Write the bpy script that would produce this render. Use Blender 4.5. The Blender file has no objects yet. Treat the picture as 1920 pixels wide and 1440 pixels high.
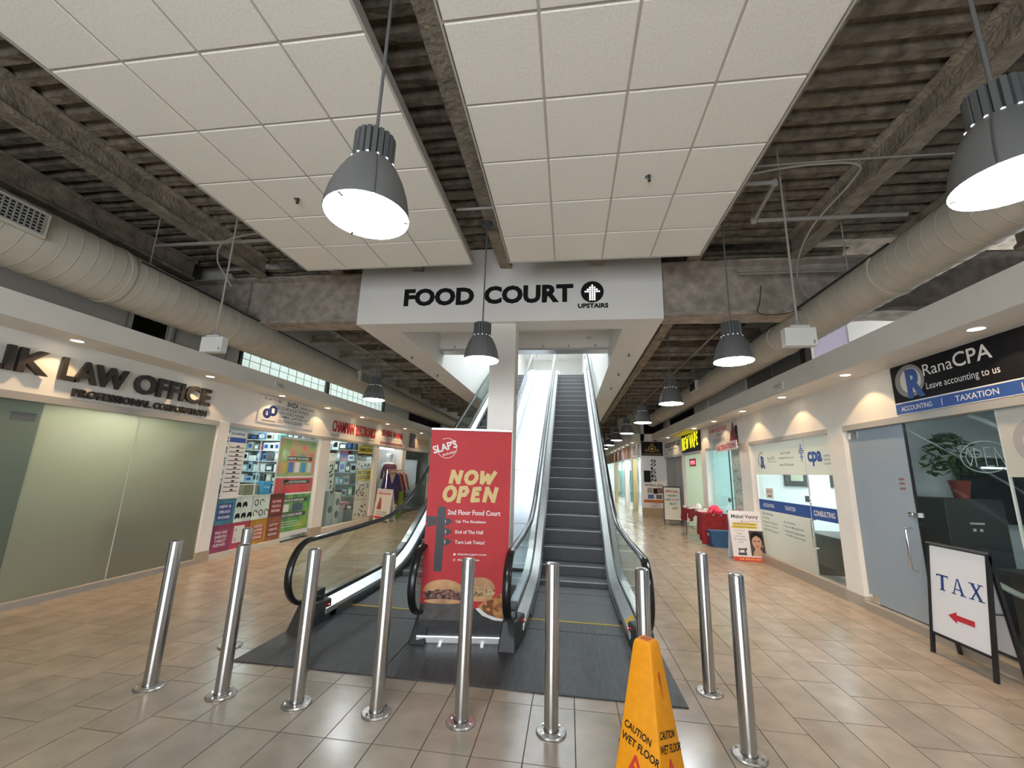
import bpy, bmesh, math, random
from mathutils import Vector, Matrix, noise

rnd = random.Random(7)
scene = bpy.context.scene
col = scene.collection

# ---------------------------------------------------------------- camera
CAM_H = 1.64
F_PX, PITCH, YAW, ROLL = 772.9, 0.2076, -0.1402, 0.0306
cy, sy, cp, sp = math.cos(YAW), math.sin(YAW), math.cos(PITCH), math.sin(PITCH)
fw = Vector((sy * cp, cy * cp, sp)); r0 = Vector((cy, -sy, 0)); u0 = r0.cross(fw)
rt = r0 * math.cos(ROLL) + u0 * math.sin(ROLL); up = -r0 * math.sin(ROLL) + u0 * math.cos(ROLL)
cam_d = bpy.data.cameras.new('camera'); cam = bpy.data.objects.new('camera', cam_d); col.objects.link(cam)
cam_d.sensor_fit = 'HORIZONTAL'; cam_d.sensor_width = 36.0; cam_d.lens = F_PX / 1920 * 36.0
cam_d.clip_start = 0.05; cam_d.clip_end = 300
M = Matrix((rt, up, -fw)).transposed().to_4x4(); M.translation = (0, 0, CAM_H); cam.matrix_world = M
scene.camera = cam

# ---------------------------------------------------------------- world, view
w = bpy.data.worlds.new('daylight'); scene.world = w; w.use_nodes = True
bg = w.node_tree.nodes['Background']; bg.inputs[0].default_value = (0.90, 0.95, 1.0, 1); bg.inputs[1].default_value = 2.8
vs = scene.view_settings
vs.view_transform = 'Standard'; vs.look = 'None'; vs.gamma = 1.0; vs.use_curve_mapping = False; vs.exposure = 1.8

def lamp(name, kind, loc, energy, color=(1, 1, 1), size=0.1, size_y=None, rot=None, spot=None, blend=0.3):
    d = bpy.data.lights.new(name, kind); d.energy = energy; d.color = color
    if kind == 'AREA':
        d.size = size
        if size_y: d.shape = 'RECTANGLE'; d.size_y = size_y
    else:
        d.shadow_soft_size = size
    if kind == 'SPOT': d.spot_size = spot; d.spot_blend = blend
    o = bpy.data.objects.new(name, d); col.objects.link(o); o.location = loc
    if rot: o.rotation_euler = rot
    return o
# daylight enters through the entrance front behind the camera 
portal = lamp('entrance_daylight_portal', 'AREA', (-1.1, -4.42, 1.65), 1, size=4.6, size_y=3.3, rot=(math.radians(90), 0, 0)); portal.data.cycles.is_portal = True

# ---------------------------------------------------------------- materials
MATS = {}
def mat(name, c, rough=0.6, metal=0.0, noise_amt=0.0, noise_scale=8.0, bump=0.0, bump_scale=60.0, emit=None, estr=0.0, spec=0.5, stretch=None, coat=0.0):
    if name in MATS: return MATS[name]
    m = bpy.data.materials.new(name); m.use_nodes = True; nt = m.node_tree; b = nt.nodes['Principled BSDF']
    b.inputs['Base Color'].default_value = (*c, 1); b.inputs['Roughness'].default_value = rough; b.inputs['Metallic'].default_value = metal
    b.inputs['Specular IOR Level'].default_value = spec
    if coat: b.inputs['Coat Weight'].default_value = coat; b.inputs['Coat Roughness'].default_value = 0.1
    if noise_amt or bump:
        tc = nt.nodes.new('ShaderNodeTexCoord'); mp = nt.nodes.new('ShaderNodeMapping'); nt.links.new(tc.outputs['Object'], mp.inputs[0])
        if stretch: mp.inputs['Scale'].default_value = stretch
    if noise_amt:
        n = nt.nodes.new('ShaderNodeTexNoise'); n.inputs['Scale'].default_value = noise_scale; n.inputs['Detail'].default_value = 6; nt.links.new(mp.outputs[0], n.inputs[0])
        r = nt.nodes.new('ShaderNodeValToRGB'); r.color_ramp.elements[0].position = 0.3; r.color_ramp.elements[1].position = 0.7
        r.color_ramp.elements[0].color = (*[max(0, v * (1 - noise_amt)) for v in c], 1); r.color_ramp.elements[1].color = (*[min(1, v * (1 + noise_amt)) for v in c], 1)
        nt.links.new(n.outputs['Fac'], r.inputs[0]); nt.links.new(r.outputs[0], b.inputs['Base Color'])
    if bump:
        n2 = nt.nodes.new('ShaderNodeTexNoise'); n2.inputs['Scale'].default_value = bump_scale; n2.inputs['Detail'].default_value = 5; nt.links.new(mp.outputs[0], n2.inputs[0])
        bp = nt.nodes.new('ShaderNodeBump'); bp.inputs['Strength'].default_value = bump; bp.inputs['Distance'].default_value = 0.02
        nt.links.new(n2.outputs['Fac'], bp.inputs['Height']); nt.links.new(bp.outputs[0], b.inputs['Normal'])
    if emit: b.inputs['Emission Color'].default_value = (*emit, 1); b.inputs['Emission Strength'].default_value = estr
    MATS[name] = m; return m

def glass_mat(name, tint=(1, 1, 1), refl=1.0, ior=1.45):
    if name in MATS: return MATS[name]
    m = bpy.data.materials.new(name); m.use_nodes = True; nt = m.node_tree; nt.nodes.clear()
    o = nt.nodes.new('ShaderNodeOutputMaterial'); t = nt.nodes.new('ShaderNodeBsdfTransparent'); g = nt.nodes.new('ShaderNodeBsdfGlossy')
    t.inputs[0].default_value = (*tint, 1); g.inputs['Roughness'].default_value = 0.02; g.inputs[0].default_value = (refl, refl, refl, 1)
    f = nt.nodes.new('ShaderNodeFresnel'); f.inputs[0].default_value = ior; mx = nt.nodes.new('ShaderNodeMixShader')
    ge = nt.nodes.new('ShaderNodeNewGeometry'); iv = nt.nodes.new('ShaderNodeMath'); iv.operation = 'SUBTRACT'; iv.inputs[0].default_value = 1.0; nt.links.new(ge.outputs['Backfacing'], iv.inputs[1])
    ml = nt.nodes.new('ShaderNodeMath'); ml.operation = 'MULTIPLY'; nt.links.new(f.outputs[0], ml.inputs[0]); nt.links.new(iv.outputs[0], ml.inputs[1])   # the far face of the pane adds no second reflection
    nt.links.new(ml.outputs[0], mx.inputs[0]); nt.links.new(t.outputs[0], mx.inputs[1]); nt.links.new(g.outputs[0], mx.inputs[2]); nt.links.new(mx.outputs[0], o.inputs[0])
    MATS[name] = m; return m

def film_mat(name, c, trans=0.6, clear=0.0, gloss=0.06):
    # frosted / printed film on glass: scatters light both ways, with an optional clear share
    if name in MATS: return MATS[name]
    m = bpy.data.materials.new(name); m.use_nodes = True; nt = m.node_tree; nt.nodes.clear(); N = nt.nodes.new; L = nt.links.new
    o = N('ShaderNodeOutputMaterial'); d = N('ShaderNodeBsdfDiffuse'); t = N('ShaderNodeBsdfTranslucent'); g = N('ShaderNodeBsdfGlossy'); tr = N('ShaderNodeBsdfTransparent')
    d.inputs[0].default_value = (*c, 1); t.inputs[0].default_value = (*c, 1); g.inputs['Roughness'].default_value = 0.12
    m1 = N('ShaderNodeMixShader'); m1.inputs[0].default_value = trans; L(d.outputs[0], m1.inputs[1]); L(t.outputs[0], m1.inputs[2])
    m2 = N('ShaderNodeMixShader'); m2.inputs[0].default_value = clear; L(m1.outputs[0], m2.inputs[1]); L(tr.outputs[0], m2.inputs[2])
    m3 = N('ShaderNodeMixShader'); m3.inputs[0].default_value = gloss; L(m2.outputs[0], m3.inputs[1]); L(g.outputs[0], m3.inputs[2]); L(m3.outputs[0], o.inputs[0])
    MATS[name] = m; return m

def emit_mat(name, c, s):
    if name in MATS: return MATS[name]
    m = bpy.data.materials.new(name); m.use_nodes = True; nt = m.node_tree; nt.nodes.clear()
    o = nt.nodes.new('ShaderNodeOutputMaterial'); e = nt.nodes.new('ShaderNodeEmission'); e.inputs[0].default_value = (*c, 1); e.inputs[1].default_value = s
    nt.links.new(e.outputs[0], o.inputs[0]); MATS[name] = m; return m

def speckle_mat(name, cols, scale=60, rough=0.7):
    # blotchy print or foliage: voronoi cells mapped through a colour ramp
    if name in MATS: return MATS[name]
    m = bpy.data.materials.new(name); m.use_nodes = True; nt = m.node_tree; b = nt.nodes['Principled BSDF']; b.inputs['Roughness'].default_value = rough
    tc = nt.nodes.new('ShaderNodeTexCoord'); v = nt.nodes.new('ShaderNodeTexVoronoi'); v.inputs['Scale'].default_value = scale
    sep = nt.nodes.new('ShaderNodeSeparateColor'); r = nt.nodes.new('ShaderNodeValToRGB'); r.color_ramp.interpolation = 'CONSTANT'
    nt.links.new(tc.outputs['Object'], v.inputs['Vector']); nt.links.new(v.outputs['Color'], sep.inputs[0]); nt.links.new(sep.outputs[0], r.inputs[0]); nt.links.new(r.outputs[0], b.inputs['Base Color'])
    els = r.color_ramp.elements
    while len(els) < len(cols): els.new(0.5)
    for i, c in enumerate(cols): els[i].position = i / len(cols); els[i].color = (*c, 1)
    MATS[name] = m; return m

WHITE_PAINT = mat('white_wall_paint', (0.76, 0.74, 0.69), 0.75, noise_amt=0.03, noise_scale=3)
BOX_PAINT = mat('bulkhead_white_paint', (0.80, 0.785, 0.75), 0.75, noise_amt=0.02, noise_scale=2)
UPPER_PAINT = mat('upper_wall_paint', (0.50, 0.47, 0.42), 0.85, noise_amt=0.05, noise_scale=2)
TRIM_GREY = mat('header_trim_grey', (0.40, 0.39, 0.36), 0.45)
STEEL = mat('brushed_stainless', (0.53, 0.52, 0.505), 0.24, 1.0, noise_amt=0.05, noise_scale=40, stretch=(1, 1, 0.03))
STEEL_BRIGHT = mat('satin_stainless_sheet', (0.34, 0.365, 0.40), 0.42, 1.0, noise_amt=0.05, noise_scale=5)
CHROME = mat('polished_chrome', (0.75, 0.75, 0.75), 0.1, 1.0)
BLACK = mat('black_plastic', (0.012, 0.012, 0.013), 0.35)
RUBBER = mat('black_handrail_rubber', (0.010, 0.010, 0.011), 0.22)
DARK_PLATE = mat('dark_ribbed_plate', (0.050, 0.052, 0.055), 0.42, 0.3, noise_amt=0.35, noise_scale=6, bump=0.15, bump_scale=180, stretch=(6, 1, 1))
STEP_MAT = mat('escalator_step_metal', (0.13, 0.13, 0.135), 0.45, 0.5, noise_amt=0.15, noise_scale=20, bump=0.3, bump_scale=90, stretch=(8, 0.3, 0.3))
NOSE_MAT = mat('worn_step_edge', (0.42, 0.42, 0.43), 0.45, 0.4)
GLASS = glass_mat('clear_storefront_glass', (0.90, 0.95, 0.93))
ESC_GLASS = glass_mat('escalator_glass', (0.86, 0.92, 0.90), 0.9)
LAMP_GREY = mat('pendant_grey_paint', (0.115, 0.118, 0.118), 0.5)
LAMP_DARK = mat('pendant_dark_fin', (0.075, 0.080, 0.082), 0.5)
LENS = emit_mat('pendant_lens', (0.90, 0.95, 1.0), 17.0)
LENS_RING = emit_mat('pendant_lens_rim', (0.92, 0.96, 1.0), 18.0)
DUCT = mat('duct_beige_paint', (0.50, 0.465, 0.39), 0.6, noise_amt=0.06, noise_scale=4)
DUCT_SEAM = mat('duct_seam', (0.40, 0.375, 0.31), 0.6)
PIPE = mat('painted_pipe', (0.33, 0.31, 0.28), 0.55)
FIREPROOF = mat('sprayed_fireproofing', (0.21, 0.172, 0.128), 0.95, noise_amt=0.45, noise_scale=7, bump=1.0, bump_scale=22)
FIREPROOF2 = mat('sprayed_fireproofing_beam', (0.30, 0.25, 0.19), 0.95, noise_amt=0.35, noise_scale=6, bump=1.0, bump_scale=25)
PLASTER = mat('rough_girder_coating', (0.36, 0.31, 0.26), 0.95, noise_amt=0.3, noise_scale=7, bump=0.8, bump_scale=28)
TILE_ACOUSTIC = mat('acoustic_tile', (0.88, 0.85, 0.775), 0.9, noise_amt=0.06, noise_scale=60, bump=0.2, bump_scale=250)
TEE = mat('ceiling_tee', (0.52, 0.47, 0.41), 0.6)
SHADE_BLACK = mat('recess_shade', (0.02, 0.019, 0.018), 0.9)  # near-black colour stands in for shade inside openings and grilles
WHITE = mat('white_print', (0.80, 0.80, 0.79), 0.5)
OFFWHITE = mat('off_white_print', (0.70, 0.69, 0.66), 0.5)
INK = mat('black_ink', (0.010, 0.010, 0.011), 0.6, spec=0.2)
RED = mat('red_ink', (0.55, 0.02, 0.025), 0.5)
BLUE = mat('blue_ink', (0.022, 0.085, 0.33), 0.5)
NAVY = mat('navy_ink', (0.02, 0.035, 0.17), 0.5)
YELLOW = mat('yellow_ink', (0.80, 0.62, 0.03), 0.5)

# ---------------------------------------------------------------- builders
BASE = {}
def finish(name, me, m, parent=None, kind=None, origin=None, smooth=False):
    # me carries world coordinates; re-origin it at the parent or at its own foot
    vs_ = me.vertices
    if parent is not None: off = BASE[parent.name]
    else:
        xs = [v.co for v in vs_]
        off = Vector(origin) if origin else Vector((sum(c.x for c in xs) / len(xs), sum(c.y for c in xs) / len(xs), min(c.z for c in xs)))
    me.transform(Matrix.Translation(-off))
    if m is not None: me.materials.append(m)
    if smooth:
        for p in me.polygons: p.use_smooth = True
    o = bpy.data.objects.new(name, me); col.objects.link(o)
    if parent is not None: o.parent = parent; BASE[o.name] = off
    else: o.location = off; BASE[o.name] = off
    if kind: o['kind'] = kind
    return o

def empty(name, loc, label=None, cat=None, group=None, kind=None):
    o = bpy.data.objects.new(name, None); col.objects.link(o); o.location = loc; o.empty_display_size = 0.05; BASE[o.name] = Vector(loc)
    tag(o, label, cat, group, kind); return o

def tag(o, label=None, cat=None, group=None, kind=None):
    if label: o['label'] = label
    if cat: o['category'] = cat
    if group: o['group'] = group
    if kind: o['kind'] = kind
    return o

def copy_tree(o, loc=None, parent=None, rotz=None):
    c = o.copy(); col.objects.link(c)
    if parent is not None: c.parent = parent
    if loc is not None: c.location = loc
    if rotz is not None: c.rotation_euler = (0, 0, rotz)
    BASE[c.name] = c.location.copy()
    for ch in list(o.children): copy_tree(ch, None, c)
    return c

class MB:
    def __init__(s): s.v = []; s.f = []
    def add(s, vs_, fs): b = len(s.v); s.v += [tuple(p) for p in vs_]; s.f += [[b + i for i in f] for f in fs]; return s
    def box(s, x0, x1, y0, y1, z0, z1):
        return s.add([(x0,y0,z0),(x1,y0,z0),(x1,y1,z0),(x0,y1,z0),(x0,y0,z1),(x1,y0,z1),(x1,y1,z1),(x0,y1,z1)],
                     [(0,3,2,1),(4,5,6,7),(0,1,5,4),(1,2,6,5),(2,3,7,6),(3,0,4,7)])
    def hexa(s, b4, t4): return s.add(list(b4) + list(t4), [(0,3,2,1),(4,5,6,7),(0,1,5,4),(1,2,6,5),(2,3,7,6),(3,0,4,7)])
    def obox(s, c, ax, ay, az):
        # oriented box: centre and three half-axis vectors
        c, ax, ay, az = Vector(c), Vector(ax), Vector(ay), Vector(az)
        return s.hexa([c-ax-ay-az, c+ax-ay-az, c+ax+ay-az, c-ax+ay-az], [c-ax-ay+az, c+ax-ay+az, c+ax+ay+az, c-ax+ay+az])
    def cyl(s, p0, p1, r0_, r1_=None, n=16, caps=True):
        p0, p1 = Vector(p0), Vector(p1); r1_ = r0_ if r1_ is None else r1_; d = (p1 - p0).normalized()
        a = d.orthogonal().normalized(); b = d.cross(a)
        vs_ = [p0 + (a*math.cos(t) + b*math.sin(t))*r0_ for t in [2*math.pi*i/n for i in range(n)]] + [p1 + (a*math.cos(t) + b*math.sin(t))*r1_ for t in [2*math.pi*i/n for i in range(n)]]
        fs = [(i, (i+1) % n, n+(i+1) % n, n+i) for i in range(n)]
        if caps: fs += [tuple(range(n))[::-1], tuple(range(n, 2*n))]
        return s.add(vs_, fs)
    def tube(s, pts, r, n=8, sx=1.0, side=None, caps=True):
        # swept tube; side = fixed sideways axis (scaled by sx)
        pts = [Vector(p) for p in pts]; rings = []
        a_prev = None
        for i, p in enumerate(pts):
            d = (pts[min(i+1, len(pts)-1)] - pts[max(i-1, 0)]).normalized()
            if side is not None: a = Vector(side); b = d.cross(a).normalized()
            else:
                a = (a_prev - d * a_prev.dot(d)).normalized() if a_prev is not None and (a_prev - d*a_prev.dot(d)).length > 1e-4 else d.orthogonal().normalized()
                b = d.cross(a)
            a_prev = a
            rings.append([p + a*math.cos(2*math.pi*k/n)*r*sx + b*math.sin(2*math.pi*k/n)*r for k in range(n)])
        vs_ = [q for g in rings for q in g]; fs = []
        for i in range(len(pts)-1):
            for k in range(n): fs.append((i*n+k, i*n+(k+1) % n, (i+1)*n+(k+1) % n, (i+1)*n+k))
        if caps: fs += [tuple(range(n))[::-1], tuple(range((len(pts)-1)*n, len(pts)*n))]
        return s.add(vs_, fs)
    def lathe(s, prof, c=(0, 0, 0), n=28, capb=False, capt=False):
        c = Vector(c); vs_ = []; fs = []
        for (r, z) in prof:
            for k in range(n): t = 2*math.pi*k/n; vs_.append(c + Vector((r*math.cos(t), r*math.sin(t), z)))
        for i in range(len(prof)-1):
            for k in range(n): fs.append((i*n+k, i*n+(k+1) % n, (i+1)*n+(k+1) % n, (i+1)*n+k))
        if capb: fs.append(tuple(range(n))[::-1])
        if capt: fs.append(tuple(range((len(prof)-1)*n, len(prof)*n)))
        return s.add(vs_, fs)
    def prism(s, pts, vec):
        pts = [Vector(p) for p in pts]; n = len(pts); vec = Vector(vec)
        return s.add(pts + [p + vec for p in pts], [tuple(range(n))[::-1], tuple(range(n, 2*n))] + [(i, (i+1) % n, n+(i+1) % n, n+i) for i in range(n)])
    def mesh(s, name='m', bevel=0.0, seg=1):
        me = bpy.data.meshes.new(name); me.from_pydata(s.v, [], s.f)
        bm = bmesh.new(); bm.from_mesh(me)
        bmesh.ops.recalc_face_normals(bm, faces=bm.faces)
        if bevel: bmesh.ops.bevel(bm, geom=bm.edges[:], offset=bevel, segments=seg, affect='EDGES', profile=0.7, clamp_overlap=True)
        bm.to_mesh(me); bm.free(); me.update(); return me
    def build(s, name, m, parent=None, bevel=0.0, seg=1, smooth=False, kind=None, label=None, cat=None, group=None, origin=None):
        o = finish(name, s.mesh(name, bevel, seg), m, parent, kind, origin, smooth)
        if smooth:
            try: o.data.set_sharp_from_angle(angle=math.radians(35))
            except Exception: pass
        return tag(o, label, cat, group)

# ---- flat print on a surface: a frame with origin, u (reading direction), v (up), n (out of the surface)
TXT = {}
def text_geo(body, bold=0.0, italic=0.0, spacing=1.0):
    key = (body, bold, italic, spacing)
    if key not in TXT:
        cu = bpy.data.curves.new('t', 'FONT'); cu.body = body; cu.offset = bold; cu.shear = italic; cu.resolution_u = 3; cu.space_character = spacing; cu.space_line = 0.95
        ob = bpy.data.objects.new('t', cu); me = bpy.data.meshes.new_from_object(ob); TXT[key] = ([(v.co.x, v.co.y) for v in me.vertices], [tuple(p.vertices) for p in me.polygons])
        bpy.data.objects.remove(ob); bpy.data.curves.remove(cu); bpy.data.meshes.remove(me)
    return TXT[key]

class Surf:
    lift = 0
    def __init__(s, o, u, v, n): s.o, s.u, s.v, s.n = Vector(o), Vector(u), Vector(v), Vector(n)
    def P(s, a, b, c=0.0): return s.o + s.u*a + s.v*b + s.n*c
    def rect(s, mb, a0, a1, b0, b1, c0, c1): return mb.hexa([s.P(a0,b0,c0), s.P(a1,b0,c0), s.P(a1,b1,c0), s.P(a0,b1,c0)], [s.P(a0,b0,c1), s.P(a1,b0,c1), s.P(a1,b1,c1), s.P(a0,b1,c1)])
    def poly(s, mb, pts, c0, c1): return mb.prism([s.P(a, b, c0) for a, b in pts], s.n*(c1-c0))
    def ell(s, mb, ca, cb, ra, rb, c0, c1, n=24, a0=0, a1=360): 
        return s.poly(mb, [(ca + ra*math.cos(math.radians(a0+(a1-a0)*k/n)), cb + rb*math.sin(math.radians(a0+(a1-a0)*k/n))) for k in range(n + (0 if a1-a0 >= 360 else 1))], c0, c1)
    def ring(s, mb, ca, cb, ra, rb, wd, c, n=32, a0=0, a1=360):
        for k in range(n):
            t0, t1 = [math.radians(a0+(a1-a0)*(k+q)/n) for q in (0, 1)]
            s.poly(mb, [(ca+ra*math.cos(t0), cb+rb*math.sin(t0)), (ca+ra*math.cos(t1), cb+rb*math.sin(t1)), (ca+(ra-wd)*math.cos(t1), cb+(rb-wd)*math.sin(t1)), (ca+(ra-wd)*math.cos(t0), cb+(rb-wd)*math.sin(t0))], c, c+0.001)
    def text(s, mb, body, a, b, h, wdt=None, c=0.001, bold=0.012, italic=0.0, th=0.0, align='L', rot=0.0):
        vs_, fs = text_geo(body, bold, italic)
        if not vs_: return mb
        x0, x1 = min(p[0] for p in vs_), max(p[0] for p in vs_); y0, y1 = min(p[1] for p in vs_), max(p[1] for p in vs_)
        k = h / max(1e-6, y1-y0); kx = (wdt / max(1e-6, x1-x0)) if wdt else k
        W = (x1-x0)*kx; da = {'L': 0, 'C': -W/2, 'R': -W}[align]
        cr, sr = math.cos(rot), math.sin(rot)
        pts = []
        for x, y in vs_:
            xx, yy = (x-x0)*kx + da, (y-y0)*k; pts.append((a + xx*cr - yy*sr, b + xx*sr + yy*cr))
        if th == 0: return mb.add([s.P(p[0], p[1], c) for p in pts], fs)
        n = len(pts)
        ed = {}
        for f in fs:
            for i in range(len(f)): e = (f[i], f[(i+1) % len(f)]); ed[e] = 1
        side = [(e[0], e[1], n+e[1], n+e[0]) for e in ed if (e[1], e[0]) not in ed]
        return mb.add([s.P(p[0], p[1], c) for p in pts] + [s.P(p[0], p[1], c+th) for p in pts], [tuple(reversed(f)) for f in fs] + [tuple(n+i for i in f) for f in fs] + side)
    def stroke(s, mb, pts, wd, c):
        for i in range(len(pts)-1):
            (xa, ya), (xb, yb) = pts[i], pts[i+1]; dx, dy = xb-xa, yb-ya; L_ = math.hypot(dx, dy) or 1; nx, ny = -dy/L_*wd/2, dx/L_*wd/2; ex, ey = dx/L_*wd*0.3, dy/L_*wd*0.3
            Surf.lift = (Surf.lift + 1) % 40; cc = c + Surf.lift*0.00004     # neighbouring strokes never share a plane
            s.poly(mb, [(xa-ex+nx, ya-ey+ny), (xa-ex-nx, ya-ey-ny), (xb+ex-nx, yb+ey-ny), (xb+ex+nx, yb+ey+ny)], c, cc+0.0008)

def TL(surf, m, parent, *a, **k):
    # one line of lettering as a part of its own
    mb_ = MB(); surf.text(mb_, *a, **k); return mb_.build('text_line', m, parent)
XL, XR = -6.05, 3.92            # storefront planes
def left_surf(y, z, off=0.0): return Surf((XL+off, y, z), (0, 1, 0), (0, 0, 1), (1, 0, 0))
def right_surf(y, z, off=0.0): return Surf((XR-off, y, z), (0, -1, 0), (0, 0, 1), (-1, 0, 0))

# ================================================================= SETTING
Y0, Y1 = -4.4, 42.0
SOFF_L, SOFF_R = 3.0, 3.02
# ---- floor: grout slab with real tiles
fl = MB(); fl.box(-10.2, 8.2, Y0, Y1, -0.25, -0.0025)
floor = fl.build('floor', mat('floor_grout', (0.07, 0.055, 0.042), 0.95, spec=.1), kind='structure', origin=(0, 0, 0))
def tile_material():
    m = bpy.data.materials.new('beige_floor_tile'); m.use_nodes = True; nt = m.node_tree; b = nt.nodes['Principled BSDF']; N = nt.nodes.new; L = nt.links.new
    oi = N('ShaderNodeObjectInfo'); tc = N('ShaderNodeNewGeometry'); n = N('ShaderNodeTexNoise'); n.inputs['Scale'].default_value = 5; n.inputs['Detail'].default_value = 8
    L(tc.outputs['Position'], n.inputs[0]); r = N('ShaderNodeValToRGB'); r.color_ramp.elements[0].position = 0.3; r.color_ramp.elements[1].position = 0.75
    r.color_ramp.elements[0].color = (0.265, 0.225, 0.178, 1); r.color_ramp.elements[1].color = (0.34, 0.293, 0.236, 1); L(n.outputs['Fac'], r.inputs[0])
    hsv = N('ShaderNodeHueSaturation'); mr = N('ShaderNodeMapRange'); mr.inputs['To Min'].default_value = 0.93; mr.inputs['To Max'].default_value = 1.07
    L(oi.outputs['Random'], mr.inputs[0]); L(mr.outputs[0], hsv.inputs['Value']); L(r.outputs[0], hsv.inputs['Color']); L(hsv.outputs[0], b.inputs['Base Color'])
    rr = N('ShaderNodeMapRange'); rr.inputs['To Min'].default_value = 0.14; rr.inputs['To Max'].default_value = 0.30; L(n.outputs['Fac'], rr.inputs[0]); L(rr.outputs[0], b.inputs['Roughness'])
    return m
TILE = tile_material()
TW, TL_ = 0.305, 0.61
def mesh_tile(w_, l_):
    mb = MB(); g = 0.0032
    return mb.box(-w_/2+g, w_/2-g, -l_/2+g, l_/2-g, -0.006, 0.0).mesh('tile')
cols = range(-20, 13)
tiles = []
for i in cols:
    x = 0.043 + i*TW + TW/2
    if x < XL - 0.1 or x > XR + 0.1: continue
    centre = -2.4 < x < 1.0
    ph = 0.0 if centre else rnd.choice([0.0, 0.0, 0.305, 0.2, 0.42])
    y = 2.755 + ph - TL_*12
    while y < 34:
        if y > Y0 + 0.3: tiles.append((x, y + TL_/2))
        y += TL_
def proj_px(p):
    d = Vector(p) - Vector((0, 0, CAM_H)); z = d.dot(fw)
    if z < 0.2: return None
    return (960 + F_PX*d.dot(rt)/z, 720 - F_PX*d.dot(up)/z, z)
def area_of(t):
    x, y = t; q = proj_px((x, y, 0))
    if q is None or not (-60 < q[0] < 1980 and q[1] < 1500): return 0
    if -2.8 < x < 0.86 and y > 3.7: return 0
    return 1.0 / q[2]**3
tiles.sort(key=area_of, reverse=True)
near, rest = tiles[:300], tiles[300:]
tm = mesh_tile(TW, TL_); tm.materials.append(TILE)
for (x, y) in near:
    o = bpy.data.objects.new('tile', tm); col.objects.link(o); o.parent = floor; o.location = (x, y, 0)
mb = MB(); g = 0.0032
for (x, y) in rest:
    if y < 26: mb.box(x-TW/2+g, x+TW/2-g, y-TL_/2+g, y+TL_/2-g, -0.006, 0.0)
o = mb.build('tile_field', TILE, floor); o['kind'] = 'stuff'
mb = MB(); mb.box(XL, XR, 25.9, Y1, -0.01, -0.0005); mb.build('far_tile_bed', TILE, floor)

# ---- deck, beams and girder overhead
def deck_mesh(x0, x1, y0, y1, z, dx=0.35):
    ys = []; y = y0
    while y < y1:
        for (a, b) in ((0, 0), (0.085, 0), (0.105, 0.07), (0.185, 0.07)): ys.append((y + a, z + b))
        y += 0.205
    nx = max(2, int((x1-x0)/dx)); vs_ = []
    for (yy, zz) in ys:
        for k in range(nx+1):
            x = x0 + (x1-x0)*k/nx; q = noise.noise(Vector((x*3, yy*5, 0)))*0.03 + rnd.uniform(-0.008, 0.008)
            vs_.append((x, yy + q*0.8, zz + q))
    fs = [(j*(nx+1)+k, j*(nx+1)+k+1, (j+1)*(nx+1)+k+1, (j+1)*(nx+1)+k) for j in range(len(ys)-1) for k in range(nx)]
    return vs_, fs
dk = MB()
for (a, b, c, d, z) in ((-10.1, 8.1, Y0, 6.1, 5.15), (-6.2, -3.3, 6.1, 20, 5.0), (1.25, 4.1, 6.1, 20, 5.0)): dk.add(*deck_mesh(a, b, c, d, z))
dk.box(-6.2, 4.1, 20, Y1, 4.9, 5.0); dk.box(-10.2, 8.2, Y0, 6.1, 5.42, 5.5); dk.box(-10.2, -3.3, 6.1, Y1, 5.4, 5.5); dk.box(1.3, 8.2, 6.1, Y1, 5.4, 5.5)
ceiling = finish('ceiling', dk.mesh('ceiling'), FIREPROOF, None, 'structure', (0, 0, 5.15))
def rough_beam(p0, p1, w_, h_, m, name='beam', fl_=0.03):
    # sprayed I-beam between two points on its bottom centre line, lumpy along its length
    p0, p1 = Vector(p0), Vector(p1); d = (p1-p0); L_ = d.length; d.normalize(); s_ = Vector((0, 0, 1)).cross(d)
    prof = [(-w_/2, 0), (w_/2, 0), (w_/2, 0.05), (w_*0.18, 0.09), (w_*0.18, h_-0.06), (w_/2, h_-0.03), (w_/2, h_), (-w_/2, h_), (-w_/2, h_-0.03), (-w_*0.18, h_-0.06), (-w_*0.18, 0.09), (-w_/2, 0.05)]
    n = max(2, int(L_/0.25)); mb_ = MB(); vs_ = []; np_ = len(prof)
    for i in range(n+1):
        q = p0 + d*(L_*i/n)
        for (a, b) in prof: vs_.append(q + s_*(a + rnd.uniform(-.008, .008)) + Vector((0, 0, b + rnd.uniform(-.008, .008))))
    fs = [(i*np_+k, i*np_+(k+1) % np_, (i+1)*np_+(k+1) % np_, (i+1)*np_+k) for i in range(n) for k in range(np_)] + [tuple(range(np_))[::-1], tuple(range(n*np_, (n+1)*np_))]
    mb_.add(vs_, fs); return mb_.build(name, m, ceiling)
for x in (-8.14, -6.72, -5.3, -3.88, -2.46, -1.0, 0.42, 1.84, 3.27, 4.69, 6.11): rough_beam((x, Y0+.05, 4.80), (x, 5.99, 4.80), 0.19, 0.36, FIREPROOF2)
rough_beam((-10.0, 6.25, 3.98), (-3.47, 6.25, 3.98), 0.40, 0.86, PLASTER, 'girder'); rough_beam((1.41, 6.25, 3.98), (8.0, 6.25, 3.98), 0.40, 0.86, PLASTER, 'girder')
rough_beam((-3.72, 6.5, 4.22), (-3.72, 22, 4.22), 0.18, 0.34, FIREPROOF2); rough_beam((1.72, 6.5, 4.22), (1.72, 22, 4.22), 0.18, 0.34, FIREPROOF2)
for k in range(11):
    y = 7.4 + 1.25*k
    rough_beam((-6.04, y, 4.44), (-3.82, y, 4.44), 0.11, 0.2, FIREPROOF2, 'joist'); rough_beam((1.82, y, 4.44), (3.91, y, 4.44), 0.11, 0.2, FIREPROOF2, 'joist')
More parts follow.
